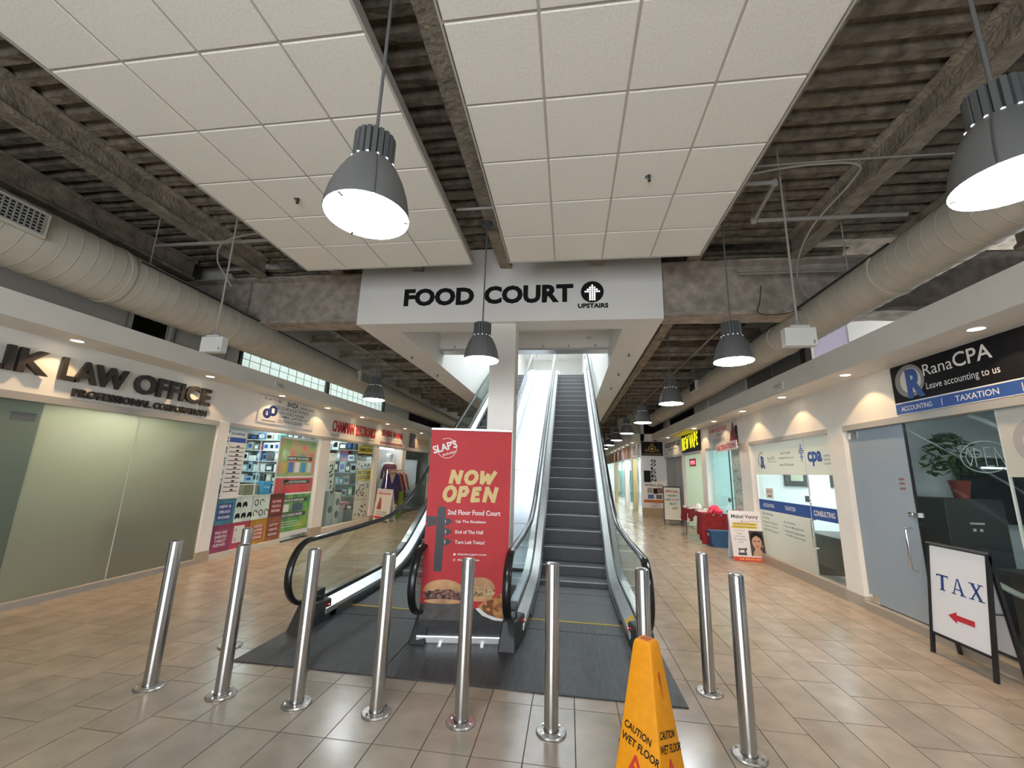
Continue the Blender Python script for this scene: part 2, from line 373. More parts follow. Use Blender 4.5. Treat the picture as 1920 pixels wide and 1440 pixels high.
for k in range(4): rough_beam((-6.04, 22+4.4*k, 4.5), (3.9, 22+4.4*k, 4.5), 0.25, 0.4, FIREPROOF2)

# ---- left side: sign band, bulkhead, upper wall
wl = MB()
wl.box(-6.20, XL, Y0, Y1, 2.33, 3.02)                       # sign band
wl.box(-6.20, -5.52, Y0, Y1, SOFF_L, 3.26)                  # bulkhead with the downlights
for (a, b, z) in ((Y0, 4.7, 3.80), (4.7, 5.35, 3.40), (5.35, 6.0, 3.80), (6.0, 6.65, 3.96), (12.85, 15.0, 5.2), (19.5, Y1, 5.2)): wl.box(-6.20, -6.06, a, b, 3.26, z)
wl.box(-6.20, -6.06, 6.65, 12.85, 4.15, 5.2); wl.box(-6.20, -6.06, 15.0, 19.5, 3.75, 5.2); wl.box(-6.20, -6.06, 15.0, 19.5, 3.26, 3.38)
wall_left = finish('wall_left', wl.mesh('wall_left'), WHITE_PAINT, None, 'structure', (XL, 0, 0))
PILL = [(6.42, 6.66), (9.50, 9.92), (12.42, 12.72), (14.62, 14.95), (17.6, 17.9)]
for (a, b) in PILL:
    mb = MB(); mb.box(-6.24, -6.03, a, b, 0.17, 2.34); mb.build('pilaster', WHITE_PAINT, wall_left, bevel=0.004)
    mb = MB(); mb.box(-6.24, -6.02, a-.004, b+.004, 0.0, 0.17); mb.build('pilaster_base', mat('tan_stone_base', (0.40, 0.335, 0.25), 0.5, noise_amt=0.1), wall_left)
for (a, b, z) in ((Y0, 4.7, 3.80), (5.35, 6.6, 3.80)):
    mb = MB(); mb.box(-6.06, -6.045, a, b, 3.26, z); mb.build('upper_panel', UPPER_PAINT, wall_left)
mb = MB(); 
for y in (1.2, 3.02, 4.6, 6.3): mb.box(-6.046, -6.035, y, y+.02, 3.26, 3.80)
mb.build('panel_seam', mat('panel_seam_grey', (0.3, 0.28, 0.25), 0.8), wall_left)
mb = MB(); mb.box(-6.5, -6.45, 4.6, 5.45, 3.3, 3.8); mb.build('opening_shade', SHADE_BLACK, wall_left)  # black sheet painted as the shade within the gap in the wall
mb = MB(); 
for y in (5.18, 5.27): mb.cyl((-6.015, y, 3.26), (-6.015, y, 3.85), 0.015, n=8)
mb.build('riser_pipe', PIPE, wall_left)
mb = MB(); mb.box(-6.6, -6.55, 14.0, 20.5, 2.8, 5.2); mb.build('shade_backing', SHADE_BLACK, wall_left)  # black sheet stands for the unlit depth behind the high left opening
mb = MB(); mb.box(-6.10, -6.02, 6.66, 17.6, 2.27, 2.335); mb.box(-6.10, -6.02, Y0, 6.42, 2.25, 2.335); mb.build('head_trim', TRIM_GREY, wall_left)
# baseboards / sills
bb = MB(); bb.box(-6.16, -6.00, Y0, 6.42, 0.0, 0.075); bb.build('baseboard_left', mat('sill_grey_stone', (0.33, 0.31, 0.28), 0.5, noise_amt=.06), kind='structure')
# clerestory window above the left bulkhead
win = empty('window_1', (-6.12, 9.75, 3.26), kind='structure')
mb = MB(); mb.box(-6.13, -6.115, 6.68, 12.82, 3.27, 4.15); mb.build('pane', film_mat('wired_glass', (0.74, 0.80, 0.77), 0.75, 0.05), win)
mb = MB()
for k in range(22): mb.box(-6.114, -6.106, 6.95+k*.28, 6.958+k*.28, 3.27, 4.15)
for k in range(4): mb.box(-6.114, -6.106, 6.68, 12.82, 3.40+k*.17, 3.408+k*.17)
mb.build('wire_grid', mat('wire_dark', (0.10, 0.11, 0.11), 0.6), win)
for y in (6.66, 9.55, 12.80):
    mb = MB(); mb.box(-6.15, -6.06, y-.05, y+.06, 3.26, 4.15); mb.build('mullion', mat('mullion_dark', (0.09, 0.085, 0.08), 0.6), win)

# ---- right side
wr = MB()
wr.box(XR, 4.07, Y0, 18.0, 2.40, 3.04); wr.box(3.45, 4.07, Y0, 18.0, SOFF_R, 3.33)
for (a, b) in ((9.7, 13.6), (17.4, 18.0)): wr.box(3.93, 4.07, a, b, 3.33, 5.2)
for (a, b, z) in ((6.46, 9.7, 4.1), (13.6, 17.4, 3.85)): wr.box(3.93, 4.07, a, b, z, 5.2)
wr.box(2.98, 4.07, 18.0, 18.15, 0.0, 3.33)                                        # return wall that faces the entrance
wr.box(2.98, 3.13, 18.15, Y1, 2.40, 3.04); wr.box(2.62, 3.13, 18.0, Y1, 3.02, 3.33); wr.box(3.0, 3.13, 18.0, Y1, 3.33, 5.2)
wall_right = finish('wall_right', wr.mesh('wall_right'), WHITE_PAINT, None, 'structure', (XR, 0, 0))
PILR = [(6.50, 6.86), (9.68, 10.22), (12.62, 13.05), (15.0, 15.2), (17.85, 18.0)]
for (a, b) in PILR:
    mb = MB(); mb.box(3.885, 4.10, a, b, 0.15, 2.41); mb.build('pilaster', WHITE_PAINT, wall_right, bevel=0.004)
    mb = MB(); mb.box(3.878, 4.10, a-.004, b+.004, 0.0, 0.15); mb.build('pilaster_base', mat('grey_stone_base', (0.40, 0.37, 0.32), 0.5, noise_amt=.08), wall_right)
mb = MB(); mb.box(3.885, 3.98, Y0, 6.5, 2.335, 2.41); mb.box(3.885, 3.98, 6.86, 9.68, 2.335, 2.41); mb.box(3.885, 3.98, 10.22, 12.62, 2.37, 2.43); mb.box(3.885, 3.98, 13.05, 15.0, 2.33, 2.40); mb.box(3.885, 3.98, 15.2, 17.85, 2.33, 2.40)
mb.build('head_trim', TRIM_GREY, wall_right)
mb = MB(); mb.box(4.3, 4.35, 12.9, 18.4, 2.8, 5.2); mb.build('shade_backing', SHADE_BLACK, wall_right)  # black sheet gives the right-hand opening its shade
mb = MB(); mb.box(4.10, 4.12, 6.46, 7.3, 3.3, 4.15); mb.build('lilac_partition', film_mat('lilac_backlit', (.74, .70, .77), .75, 0.0, .03), wall_right)  # made translucent so daylight let in behind it brightens it
mb = MB(); mb.box(3.95, 4.05, 7.3, 7.45, 3.33, 4.15); mb.build('dark_post', mat('dark_post_brown', (0.07, 0.055, 0.045), 0.7), wall_right)
mb = MB(); mb.box(3.97, 3.98, 7.45, 9.7, 3.33, 4.15); mb.box(3.955, 3.985, 8.5, 8.52, 3.33, 4.15); mb.build('grey_infill', mat('grey_infill_panel', (0.22, 0.22, 0.205), 0.4), wall_right)
mb = MB(); mb.box(3.90, 3.928, 12.2, 13.4, 3.40, 3.78); mb.build('white_panel', mat('cream_panel', (0.75, 0.73, 0.66), 0.7), wall_right)
for z in (4.02, 4.14):
    mb = MB(); mb.cyl((4.2, 3.2, z), (4.2, 6.05, z), 0.03, n=10); mb.build('wall_pipe', PIPE, wall_right)
br = MB(); br.box(3.86, 4.0, Y0, 6.5, 0.0, 0.10); br.build('baseboard_right', mat('kick_plate_grey', (0.42, 0.39, 0.34), 0.35, 0.4), kind='structure')
br = MB(); br.box(3.86, 4.0, 6.86, 9.68, 0.0, 0.16); br.build('baseboard_right', mat('kick_plate_grey', (0.42, 0.39, 0.34), 0.35, 0.4), kind='structure')

# ---- end wall far down the mall
we = MB(); we.box(-10.2, 8.2, 41.8, 42, 0, 5.5); we.box(-10.2, -10.1, Y0, 6.5, 0, 5.5); we.box(-10.2, -10.1, 6.5, 13.5, 0, 3.2); we.box(-10.2, -10.1, 13.5, 42, 0, 5.5); we.box(-10.2, -6.2, 13.4, 13.5, 2.8, 5.5); we.box(-10.2, -6.2, 6.5, 6.6, 2.8, 5.5); we.box(8.1, 8.2, Y0, 5.9, 0, 5.5); we.box(8.1, 8.2, 5.9, 8.2, 0, 3.0); we.box(8.1, 8.2, 8.2, 42, 0, 5.5); we.box(4.1, 8.1, 8.1, 8.2, 2.9, 5.4); we.build('wall_back', WHITE_PAINT, kind='structure')  # gaps in the unseen outer walls added to light clerestory and lilac partition
# entrance front behind the camera: piers and head, open glazing between
wf = MB()
for x in (-3.45, -1.1, 1.25): wf.box(x-.05, x+.05, Y0, Y0+.1, 0, 3.3)
wf.box(-10.2, -3.4, Y0, Y0+.12, 0, 5.5); wf.box(1.2, 8.2, Y0, Y0+.12, 0, 5.5); wf.box(-3.4, 1.2, Y0, Y0+.12, 3.3, 5.5); wf.box(-3.4, 1.2, Y0, Y0+.1, 2.3, 2.4)
wf.build('wall_front', mat('entrance_wall_tan', (0.42, 0.37, 0.31), 0.7), kind='structure')

# ---- bulkhead box round the escalator well, with the upper hall behind it
FY, SZ = 6.0, 3.91
BXL, BXR, WXL, WXR = -3.45, 1.39, -2.86, 0.84
wb = MB()
wb.box(BXL, BXR, FY, 6.42, SZ, 5.16)
wb.box(BXL, WXL, 6.42, 27, SZ, 9.0); wb.box(WXR, BXR, 6.42, 27, SZ, 9.0)
wb.box(WXL, WXR, 6.42, 8.62, 4.58, 5.16)                   # well ceiling
wb.box(WXL, WXR, 8.55, 8.85, 4.22, 9.0)                    # header
wb.box(BXL, BXR, 17.6, 27, 4.9, 5.6)                       # upper floor edge
wb.box(BXL, BXR, 26.9, 27.1, 5.6, 9.0)
wb.box(BXL, BXR, 8.6, 27, 8.95, 9.1)
wall_food = finish('wall_food_court', wb.mesh('w'), BOX_PAINT, None, 'structure', (-1.03, FY, SZ))
mb = MB(); mb.box(WXL+.002, WXR-.002, 8.53, 8.86, 4.205, 4.25); mb.build('header_track', mat('track_metal', (0.55, 0.55, 0.54), 0.35, .6), wall_food)
for x in (-2.5, -0.55, 0.0, 0.55):
    mb = MB(); mb.lathe([(0.02, 0.03), (0.02, 0.0), (0.008, -0.02)], (x, 8.49, 4.27), n=10, capb=True, capt=True); mb.build('sprinkler_head', TRIM_GREY, wall_food)
mb = MB(); mb.lathe([(0.055, 0.03), (0.05, 0.0)], (0.42, 8.52, 4.44), n=16, capb=True); mb.box(.395, .445, 8.50, 8.515, 4.44, 4.455)
mb.build('alarm_sensor', mat('sensor_white', (0.6, 0.6, 0.58), 0.4), wall_food)
mb = MB(); mb.box(-1.22, -0.82, 6.08, 6.46, 0.0, SZ)
colm = mb.build('column', WHITE_PAINT, bevel=0.006, label='white square column between the two escalators holding the food court bulkhead', cat='column')
for y in (10.2, 12.6, 15.0, 16.6, 18.2, 19.8, 22.4):
    mb = MB(); mb.box(-2.4, .4, y-.3, y+.3, 8.90, 8.945); mb.build('upper_fill_light', emit_mat('upper_fill_light', (.82, .92, 1.0), 8.0) if y < 14 else emit_mat('upper_fill_light_dim', (.82, .92, 1.0), 3.0), wall_food)  # unseen glowing panels added to brighten the upper hall and steps
# upper hall: shopfront glass, door and sign at the far end
mb = MB(); mb.box(-2.8, -0.6, 26.8, 26.85, 5.6, 8.2); mb.build('upper_window', emit_mat('upper_daylight_window', (0.86, 0.95, 1.0), .5), wall_food)
mb = MB(); mb.box(-.5, .15, 26.78, 26.85, 5.62, 7.9); mb.build('upper_shopfront', mat('green_white_glass', (0.6, 0.72, 0.64), 0.3), wall_food)
mb = MB(); mb.box(.3, .8, 26.78, 26.85, 5.62, 7.9); mb.build('upper_door', mat('tan_door', (0.4, 0.36, 0.3), 0.5), wall_food)
us = empty('upstairs_red_sign', (-.05, 26.7, 7.15), 'glowing red oval sign seen at the top of the right escalator', 'sign')
mb = MB(); S = Surf((-.05, 26.7, 7.15), (1, 0, 0), (0, 0, 1), (0, -1, 0)); S.ell(mb, .0, .12, .22, .12, 0, .03); mb.build('sign_face', emit_mat('neon_red_soft', (1, .08, .10), .4), us)
us = empty('upstairs_open_sign', (.55, 26.7, 7.35), 'small dark red open sign right of the glowing red oval upstairs', 'sign')
S = Surf((.55, 26.7, 7.35), (1, 0, 0), (0, 0, 1), (0, -1, 0)); mb = MB(); S.rect(mb, -.17, .17, 0, .2, 0, .03); mb.build('sign_face', RED, us); mb = MB(); S.text(mb, 'OPEN', 0, .05, .1, .26, .032, align='C'); mb.build('lettering', WHITE, us)

# ---- suspended acoustic clouds
def cloud(x0, label):
    e = empty('ceiling_cloud', (x0+1.22, 1.0, 4.38), label, 'ceiling panel', 'suspended acoustic ceiling clouds')
    tmesh = MB(); t = 0.61; tmesh.box(-.296, .296, -.296, .296, 0, .018); me = tmesh.mesh('acoustic_tile', bevel=0.006); me.materials.append(TILE_ACOUSTIC)
    for r in range(15):
        for c in range(4):
            o = bpy.data.objects.new('ceiling_tile', me); col.objects.link(o); o.parent = e; o.location = Vector((x0 + t*(c+.5), 5.03 - t*(r+.5), 4.38)) - BASE[e.name]
    ye = 5.03 - t*15
    mb_ = MB()
    for c in range(1, 4): mb_.box(x0+t*c-.012, x0+t*c+.012, ye, 5.03, 4.388, 4.42)
    for r in range(1, 15): mb_.box(x0, x0+2.44, 5.03-t*r-.012, 5.03-t*r+.012, 4.3885, 4.42)
    mb_.build('grid_tee', TEE, e)
    mb_ = MB(); z0, z1 = 4.376, 4.47
    mb_.box(x0-.012, x0+.002, ye, 5.042, z0, z1); mb_.box(x0+2.438, x0+2.452, ye, 5.042, z0, z1); mb_.box(x0-.012, x0+2.452, 5.028, 5.042, z0, z1); mb_.box(x0-.012, x0+2.452, ye-.012, ye, z0, z1)
    mb_.build('edge_trim', mat('cloud_edge_trim', (0.50, 0.475, 0.43), 0.6), e)
    mb_ = MB(); mb_.box(x0, x0+2.44, ye, 5.03, 4.44, 4.45); mb_.build('backing', mat('cloud_backing', (0.25, 0.23, 0.2), 0.9), e)
    mb_ = MB()
    for (dx, y) in ((.2, 4.6), (2.2, 4.6), (.2, 2.2), (2.2, 2.2)): mb_.cyl((x0+dx, y, 4.45), (x0+dx, y, 5.16), 0.004, n=6)
    mb_.build('hanger_wire', PIPE, e)
    return e
cl1 = cloud(-3.745, 'left white acoustic ceiling cloud of square tiles behind the near pendant')
cl2 = cloud(-0.795, 'right white acoustic ceiling cloud of square tiles over the right escalator')
for (x, y, lab) in ((-2.84, 3.51, 'small chrome sprinkler in the left ceiling cloud'), (0.742, 3.51, 'small chrome sprinkler in the right ceiling cloud')):
    e = empty('sprinkler', (x, y, 4.33), lab, 'sprinkler', 'sprinklers in the ceiling clouds')
    mb = MB(); mb.lathe([(0.034, 0.05), (0.038, 0.044), (0.02, 0.04)], (x, y, 4.33), n=16); mb.build('escutcheon', CHROME, e)
    mb = MB(); mb.cyl((x, y, 4.335), (x, y, 4.38), .008, n=8); mb.lathe([(0.016, 0.0), (0.016, .004)], (x, y, 4.33), n=10, capb=True, capt=True); mb.box(x-.014, x-.01, y-.003, y+.003, 4.335, 4.362); mb.box(x+.01, x+.014, y-.003, y+.003, 4.335, 4.362)
    mb.build('deflector', mat('sprinkler_dark', (.08, .08, .08), .4, .8), e)

# ---- ducts
def duct(xc, zc, secs, label, diffs):
    e = empty('spiral_duct', (xc, secs[0][0], zc), label, 'duct')
    for (ya, yb, ra, rb) in secs:
        mb_ = MB(); n = 40; k = max(2, int((yb-ya)/.5)); vs_ = []
        for i in range(k+1):
            t = i/k; r = ra + (rb-ra)*t
            for j in range(n): a = 2*math.pi*j/n; vs_.append((xc + r*math.cos(a), ya+(yb-ya)*t, zc + r*math.sin(a)))
        mb_.add(vs_, [(i*n+j, i*n+(j+1) % n, (i+1)*n+(j+1) % n, (i+1)*n+j) for i in range(k) for j in range(n)]); mb_.build('duct_section', DUCT, e, smooth=True)
        mb_ = MB(); r = ra + .012
        for (yy, rr) in ((ya, ra), ): mb_.cyl((xc, yy-.03, zc), (xc, yy+.03, zc), rr+.012, n=40, caps=True)
        mb_.build('coupling', DUCT, e, smooth=True)
        mb_ = MB(); pts = []; turns = (yb-ya)/.15; steps = int(turns*28)
        for i in range(steps+1):
            t = i/steps; r = ra + (rb-ra)*t + .001; a = 2*math.pi*turns*t; pts.append((xc + r*math.cos(a), ya+(yb-ya)*t, zc + r*math.sin(a)))
        mb_.tube(pts, .004, n=4, side=(0, 1, 0), sx=1.6); mb_.build('spiral_seam', DUCT_SEAM, e)
    for (yd, sgn, rr, drop) in diffs:
        x = xc + sgn*(rr+.05)
        mb_ = MB(); mb_.box(min(x, xc+sgn*rr*.7), max(x, xc+sgn*rr*.7), yd-.27, yd+.27, zc-.10+drop, zc+.16+drop); d = mb_.build('diffuser', mat('diffuser_white', (.5, .485, .44), .6), e, bevel=.006)
        mb_ = MB(); mb_.box(x-.004, x+.004, yd-.22, yd+.22, zc-.07+drop, zc+.13+drop); mb_.build('grille_back', SHADE_BLACK, d)
        mb_ = MB()
        for i in range(11): mb_.box(x-.002, x+.012, yd-.22+.044*i-.005, yd-.22+.044*i+.005, zc-.07+drop, zc+.13+drop)
        for i in range(7): mb_.box(x-.002, x+.012, yd-.22, yd+.22, zc-.07+drop+.033*i-.004, zc-.07+drop+.033*i+.004)
        mb_.build('louver', mat('louver_grey', (.34, .33, .30), .6), d)
    for (ya, yb, ra, rb) in secs:
        mb_ = MB(); yy = ya + .5; mb_.cyl((xc-.1, yy, zc+ra*.9), (xc-.1, yy, 5.14), .008, n=6); mb_.build('hanger_rod', PIPE, e)
    return e
duct(-5.5, 3.81, [(-4.0, 3.9, .355, .35), (3.9, 5.6, .345, .31), (5.6, 9.9, .305, .27), (9.9, 14, .26, .235), (14, 24, .225, .20)], 'large beige spiral duct running above the left shopfronts', [(2.75, 1, .352, .02), (9.75, 1, .27, .02)])
duct(3.45, 3.86, [(-4.0, 4.6, .26, .26), (4.6, 6.9, .26, .262), (6.9, 10.9, .262, .262), (10.9, 16, .255, .25), (16, 17.8, .25, .25)], 'beige spiral duct running above the right shopfronts', [(10.9, -1, .262, .0)])

# ================================================================= PENDANTS
def pendant(loc, label, rod_top=5.14, canopy=None):
    x, y, z = loc
    e = empty('pendant_lamp', loc, label, 'pendant lamp', 'grey bell pendant lamps')
    mb_ = MB(); mb_.lathe([(.212, 0), (.2125, .012), (.207, .06), (.193, .13), (.170, .20), (.140, .262), (.112, .305), (.10, .315)], loc, n=40, capt=True); sh = mb_.build('shade', LAMP_GREY, e, smooth=True)
    mb_ = MB()
    for a in (35, 125, 215, 305):
        c, s_ = math.cos(math.radians(a)), math.sin(math.radians(a)); pts = [(x+r*c, y+r*s_, z+h) for r, h in ((.214, .005), (.209, .06), (.195, .13), (.172, .20), (.142, .262), (.112, .307))]
        mb_.tube(pts, .0045, n=4)
    mb_.build('shade_seam', LAMP_DARK, sh)
    mb_ = MB(); n = 20; prof = []
    for k in range(n):
        for (da, r) in ((.0, .094), (.18, .108), (.82, .108), (.999, .094)): t = 2*math.pi*(k+da)/n; prof.append((r*math.cos(t), r*math.sin(t)))
    mb_.prism([(x+a, y+b, z+.305) for a, b in prof], (0, 0, .165)); mb_.build('finned_housing', LAMP_DARK, e)
    mb_ = MB()
    for k in range(14): t = 2*math.pi*k/14; mb_.box(x+.112*math.cos(t)-.006, x+.112*math.cos(t)+.006, y+.112*math.sin(t)-.006, y+.112*math.sin(t)+.006, z+.300, z+.308)
    mb_.build('vent_slot', emit_mat('vent_glow', (.9, .95, 1), .35), e)
    mb_ = MB(); mb_.lathe([(.0001, -.004), (.06, -.003), (.07, .004), (.20, .006)], loc, n=40); ln = mb_.build('lens', LENS, e)
    mb_ = MB(); mb_.lathe([(.2, .002), (.211, -.002), (.213, .003)], loc, n=40); mb_.build('lens_rim', LENS_RING, ln)
    for a in (20, 140, 260):
        c, s_ = math.cos(math.radians(a)), math.sin(math.radians(a)); mb_ = MB(); mb_.obox((x+.198*c, y+.198*s_, z-.002), (.014*c, .014*s_, 0), (-.006*s_, .006*c, 0), (0, 0, .006)); mb_.build('clip', LAMP_GREY, e)
    mb_ = MB(); mb_.cyl((x, y, z+.47), (x, y, rod_top), .0095, n=8); mb_.build('stem', LAMP_GREY, e)
    if canopy: 
        mb_ = MB(); mb_.lathe([(.07, -.05), (.072, 0.0)], (x, y, rod_top), n=20, capb=True, capt=True); mb_.build('canopy', LAMP_DARK, e)
    return e
pendant((-1.05, 1.81, 2.92), 'large grey bell pendant lamp nearest the viewer between the ceiling clouds')
pendant((-1.06, 4.75, 2.94), 'grey bell pendant lamp hanging in front of the column and food court sign', 4.80, True)
RL = ['grey bell pendant lamp cut off by the right edge of the photo', 'grey bell pendant lamp right of the food court bulkhead, nearest that side', 'second grey pendant lamp behind the one right of the bulkhead',
      'third grey pendant lamp down the right aisle, in front of the duct', 'fourth grey pendant lamp down the right aisle, small and far', 'fifth grey pendant lamp down the right aisle, very small', 'sixth grey pendant lamp, tiny, added to brighten the right aisle', 'farthest tiny grey pendant lamp, added to brighten the right aisle']
for k, lab in enumerate(RL): pendant((1.9 if k else 1.96, 1.9 + 3.04*k - (0.0 if k else .02), 2.96), lab)  # last two lamps extend the row to brighten the far floor
pendant((-4.0, 7.95, 2.99), 'grey bell pendant lamp hanging before the electronics shop on the left')

# ================================================================= DOWNLIGHTS
DL = emit_mat('downlight_glow', (1.0, .86, .62), 5.0)
def downlight(x, y, z, label, e_):
    e = empty('downlight', (x, y, z-.004), label, 'downlight', 'recessed warm downlights in the soffits')
    mb_ = MB(); mb_.lathe([(.075, .004), (.078, -.003), (.060, -.005), (.056, .004)], (x, y, z-.001), n=24); mb_.build('trim_ring', mat('downlight_ring', (.75, .72, .66), .4), e)
    mb_ = MB(); mb_.lathe([(.0001, 0), (.055, 0)], (x, y, z-.003), n=24); mb_.build('lamp_face', DL, e)
    sp_ = lamp('downlight_beam', 'SPOT', (x, y, z-.012), e_, (1.0, .64, .34), .03, spot=math.radians(106), blend=.18)
    sp_.data.use_nodes = True; nt = sp_.data.node_tree; em = nt.nodes['Emission']; lf = nt.nodes.new('ShaderNodeLightFalloff'); lf.inputs['Strength'].default_value = 1.0; nt.links.new(lf.outputs['Linear'], em.inputs['Strength'])
    return e
LYs = [2.2, 3.96, 5.84, 7.58, 9.22, 10.95, 12.64, 14.1, 15.8]
for k, y in enumerate(LYs):
    lab = ['out of frame', 'warm downlight over the left law office letters', 'warm downlight at the pillar end of the law office sign', 'warm downlight over the white cellular repair sign', 'warm downlight over the pillar beside the red electronics sign',
           'warm downlight over the red electronics sign', 'warm downlight over the red clothing shop name', 'warm downlight past the red clothing shop name', 'farthest warm downlight on the left soffit'][k]
    if k: downlight(-5.80, y, SOFF_L, lab, 13)
RYs = [2.2, 4.06, 5.88, 7.56, 9.22, 11.0, 12.7, 14.4, 16.0]
for k, y in enumerate(RYs):
    lab = ['x', 'warm downlight over the black and blue accounting sign', 'warm downlight left of the black and blue accounting sign', 'warm downlight over the white consulting window', 'warm downlight over the pillar beside the alteration shop',
           'warm downlight over the alteration shop sign', 'warm downlight between the alteration and yellow vape signs', 'warm downlight over the yellow vape sign', 'warm downlight over the wireless shop sign'][k]
    if k: downlight(3.64, y, SOFF_R, lab, 13)
for k, y in enumerate((19.0, 20.6, 22.2, 24, 26, 28)): downlight(2.8, y, SOFF_R, 'small warm downlight added on the far right soffit, number %s from the wireless panel' % ('one two three four five six'.split()[k]), 6)  # extra lamps added because the far aisle came out dark

# ================================================================= BULKHEAD SIGN
def mount_letters(surf, body, a, b, h, wdt, m, e, th=.02, bold=.02, c=.001):
    # individually mounted letters, laid out like one line of text
    vs_, _ = text_geo(body, bold, 0); X0 = min(p[0] for p in vs_); X1 = max(p[0] for p in vs_); y1 = max(p[1] for p in vs_); y0 = min(p[1] for p in vs_)
    kx, ky = wdt/(X1-X0), h/(y1-y0)
    for i, ch in enumerate(body):
        if ch == ' ': continue
        # advance: width of the prefix
        full, _ = text_geo(body[:i+1], bold, 0); g2, _ = text_geo(ch, bold, 0)
        xr = max(p[0] for p in full); wch = max(p[0] for p in g2) - min(p[0] for p in g2); hh = (max(p[1] for p in g2)-min(p[1] for p in g2))*ky; bb = (min(p[1] for p in g2)-y0)*ky
        mb_ = MB(); surf.text(mb_, ch, a + (xr - wch - X0)*kx, b + bb, hh, wch*kx, c, bold, th=th); mb_.build('letter', m, e)
S = Surf((0, FY, 0), (1, 0, 0), (0, 0, 1), (0, -1, 0))
e = empty('food_court_sign', (-1.3, FY-.01, 4.2), 'black FOOD COURT lettering on the white bulkhead', 'sign')
mount_letters(S, 'FOOD', -2.665, 4.20, .30, 1.165, INK, e, th=.012, bold=.042)
mount_letters(S, 'COURT', -1.335, 4.205, .30, 1.40, INK, e, th=.012, bold=.042)
e = empty('upstairs_arrow_sign', (.35, FY-.01, 4.12), 'round black sign with a lit dotted up arrow above the word UPSTAIRS', 'sign')
mb = MB(); S.ell(mb, .352, 4.362, .172, .172, .001, .014, 40); mb.build('black_disc', INK, e)
mb = MB()
dots = [(0, 6), (-1, 5), (0, 5), (1, 5), (-2, 4), (-1, 4), (0, 4), (1, 4), (2, 4), (-3, 3), (-2, 3), (-1, 3), (0, 3), (1, 3), (2, 3), (3, 3)] + [(i, j) for j in range(3) for i in (-1, 0, 1)] + [(i, -1) for i in (-1, 0, 1)]
for (i, j) in dots: S.rect(mb, .352+i*.034-.012, .352+i*.034+.012, 4.265+j*.033-.012, 4.265+j*.033+.012, .0145, .018)
mb.build('lit_dot', emit_mat('arrow_led', (1, 1, 1), .5), e)
mount_letters(S, 'UPSTAIRS', .135, 4.10, .075, .455, INK, e, th=.008, bold=.04)
for (x, y, lab) in ((-3.23, 7.9, 'small sprinkler under the left edge of the bulkhead, nearest'), (-3.21, 9.55, 'small sprinkler under the left edge of the bulkhead, farther'), (1.14, 7.85, 'small sprinkler under the right edge of the bulkhead, nearest'),
                (1.13, 9.47, 'small sprinkler under the right edge of the bulkhead, middle'), (1.12, 11.1, 'small sprinkler under the right edge of the bulkhead, farthest')):
    e = empty('sprinkler', (x, y, SZ-.05), lab, 'sprinkler', 'sprinklers under the bulkhead')
    mb = MB(); mb.cyl((x, y, SZ-.05), (x, y, SZ), .01, n=8); mb.build('stem', mat('sprinkler_dark', (.08, .08, .08), .4, .8), e); mb = MB(); mb.lathe([(.03, 0), (.03, .006)], (x, y, SZ-.05), n=12, capb=True, capt=True); mb.build('deflector', mat('sprinkler_dark', (.08, .08, .08), .4, .8), e)

# ================================================================= ESCALATORS
ZT, SL, YI, RC = 5.6, math.tan(math.radians(30)), 6.66, 2.4
TA = RC*math.tan(math.radians(15)); YT = YI + ZT/SL
def zl(y):
    if y < YI - TA: return 0.0
    if y < YI + TA*math.cos(math.radians(30)): return RC - math.sqrt(max(0, RC*RC - (y-(YI-TA))**2))
    if y < YT - TA*math.cos(math.radians(30)): return (y-YI)*SL
    if y < YT + TA: return ZT - (RC - math.sqrt(max(0, RC*RC - (YT+TA-y)**2)))
    return ZT
YEND = YT + 1.6
def yline(a, b, extra=()):
    ys = [a]; y = math.floor(a*5)/5 + .2
    while y < b:
        if y > a: ys.append(y)
        y += .2 if (YI-.8 < y < YI+.8 or YT-.8 < y < YT+.8) else .8
    return ys + [b]
HN = .575; HRAD = .305; HY = 4.26
def rail_z(y): return max(.88, 0) if y < 5.45 else .88 + (zl(y) + .06*min(1, (y-5.45)/1.2))
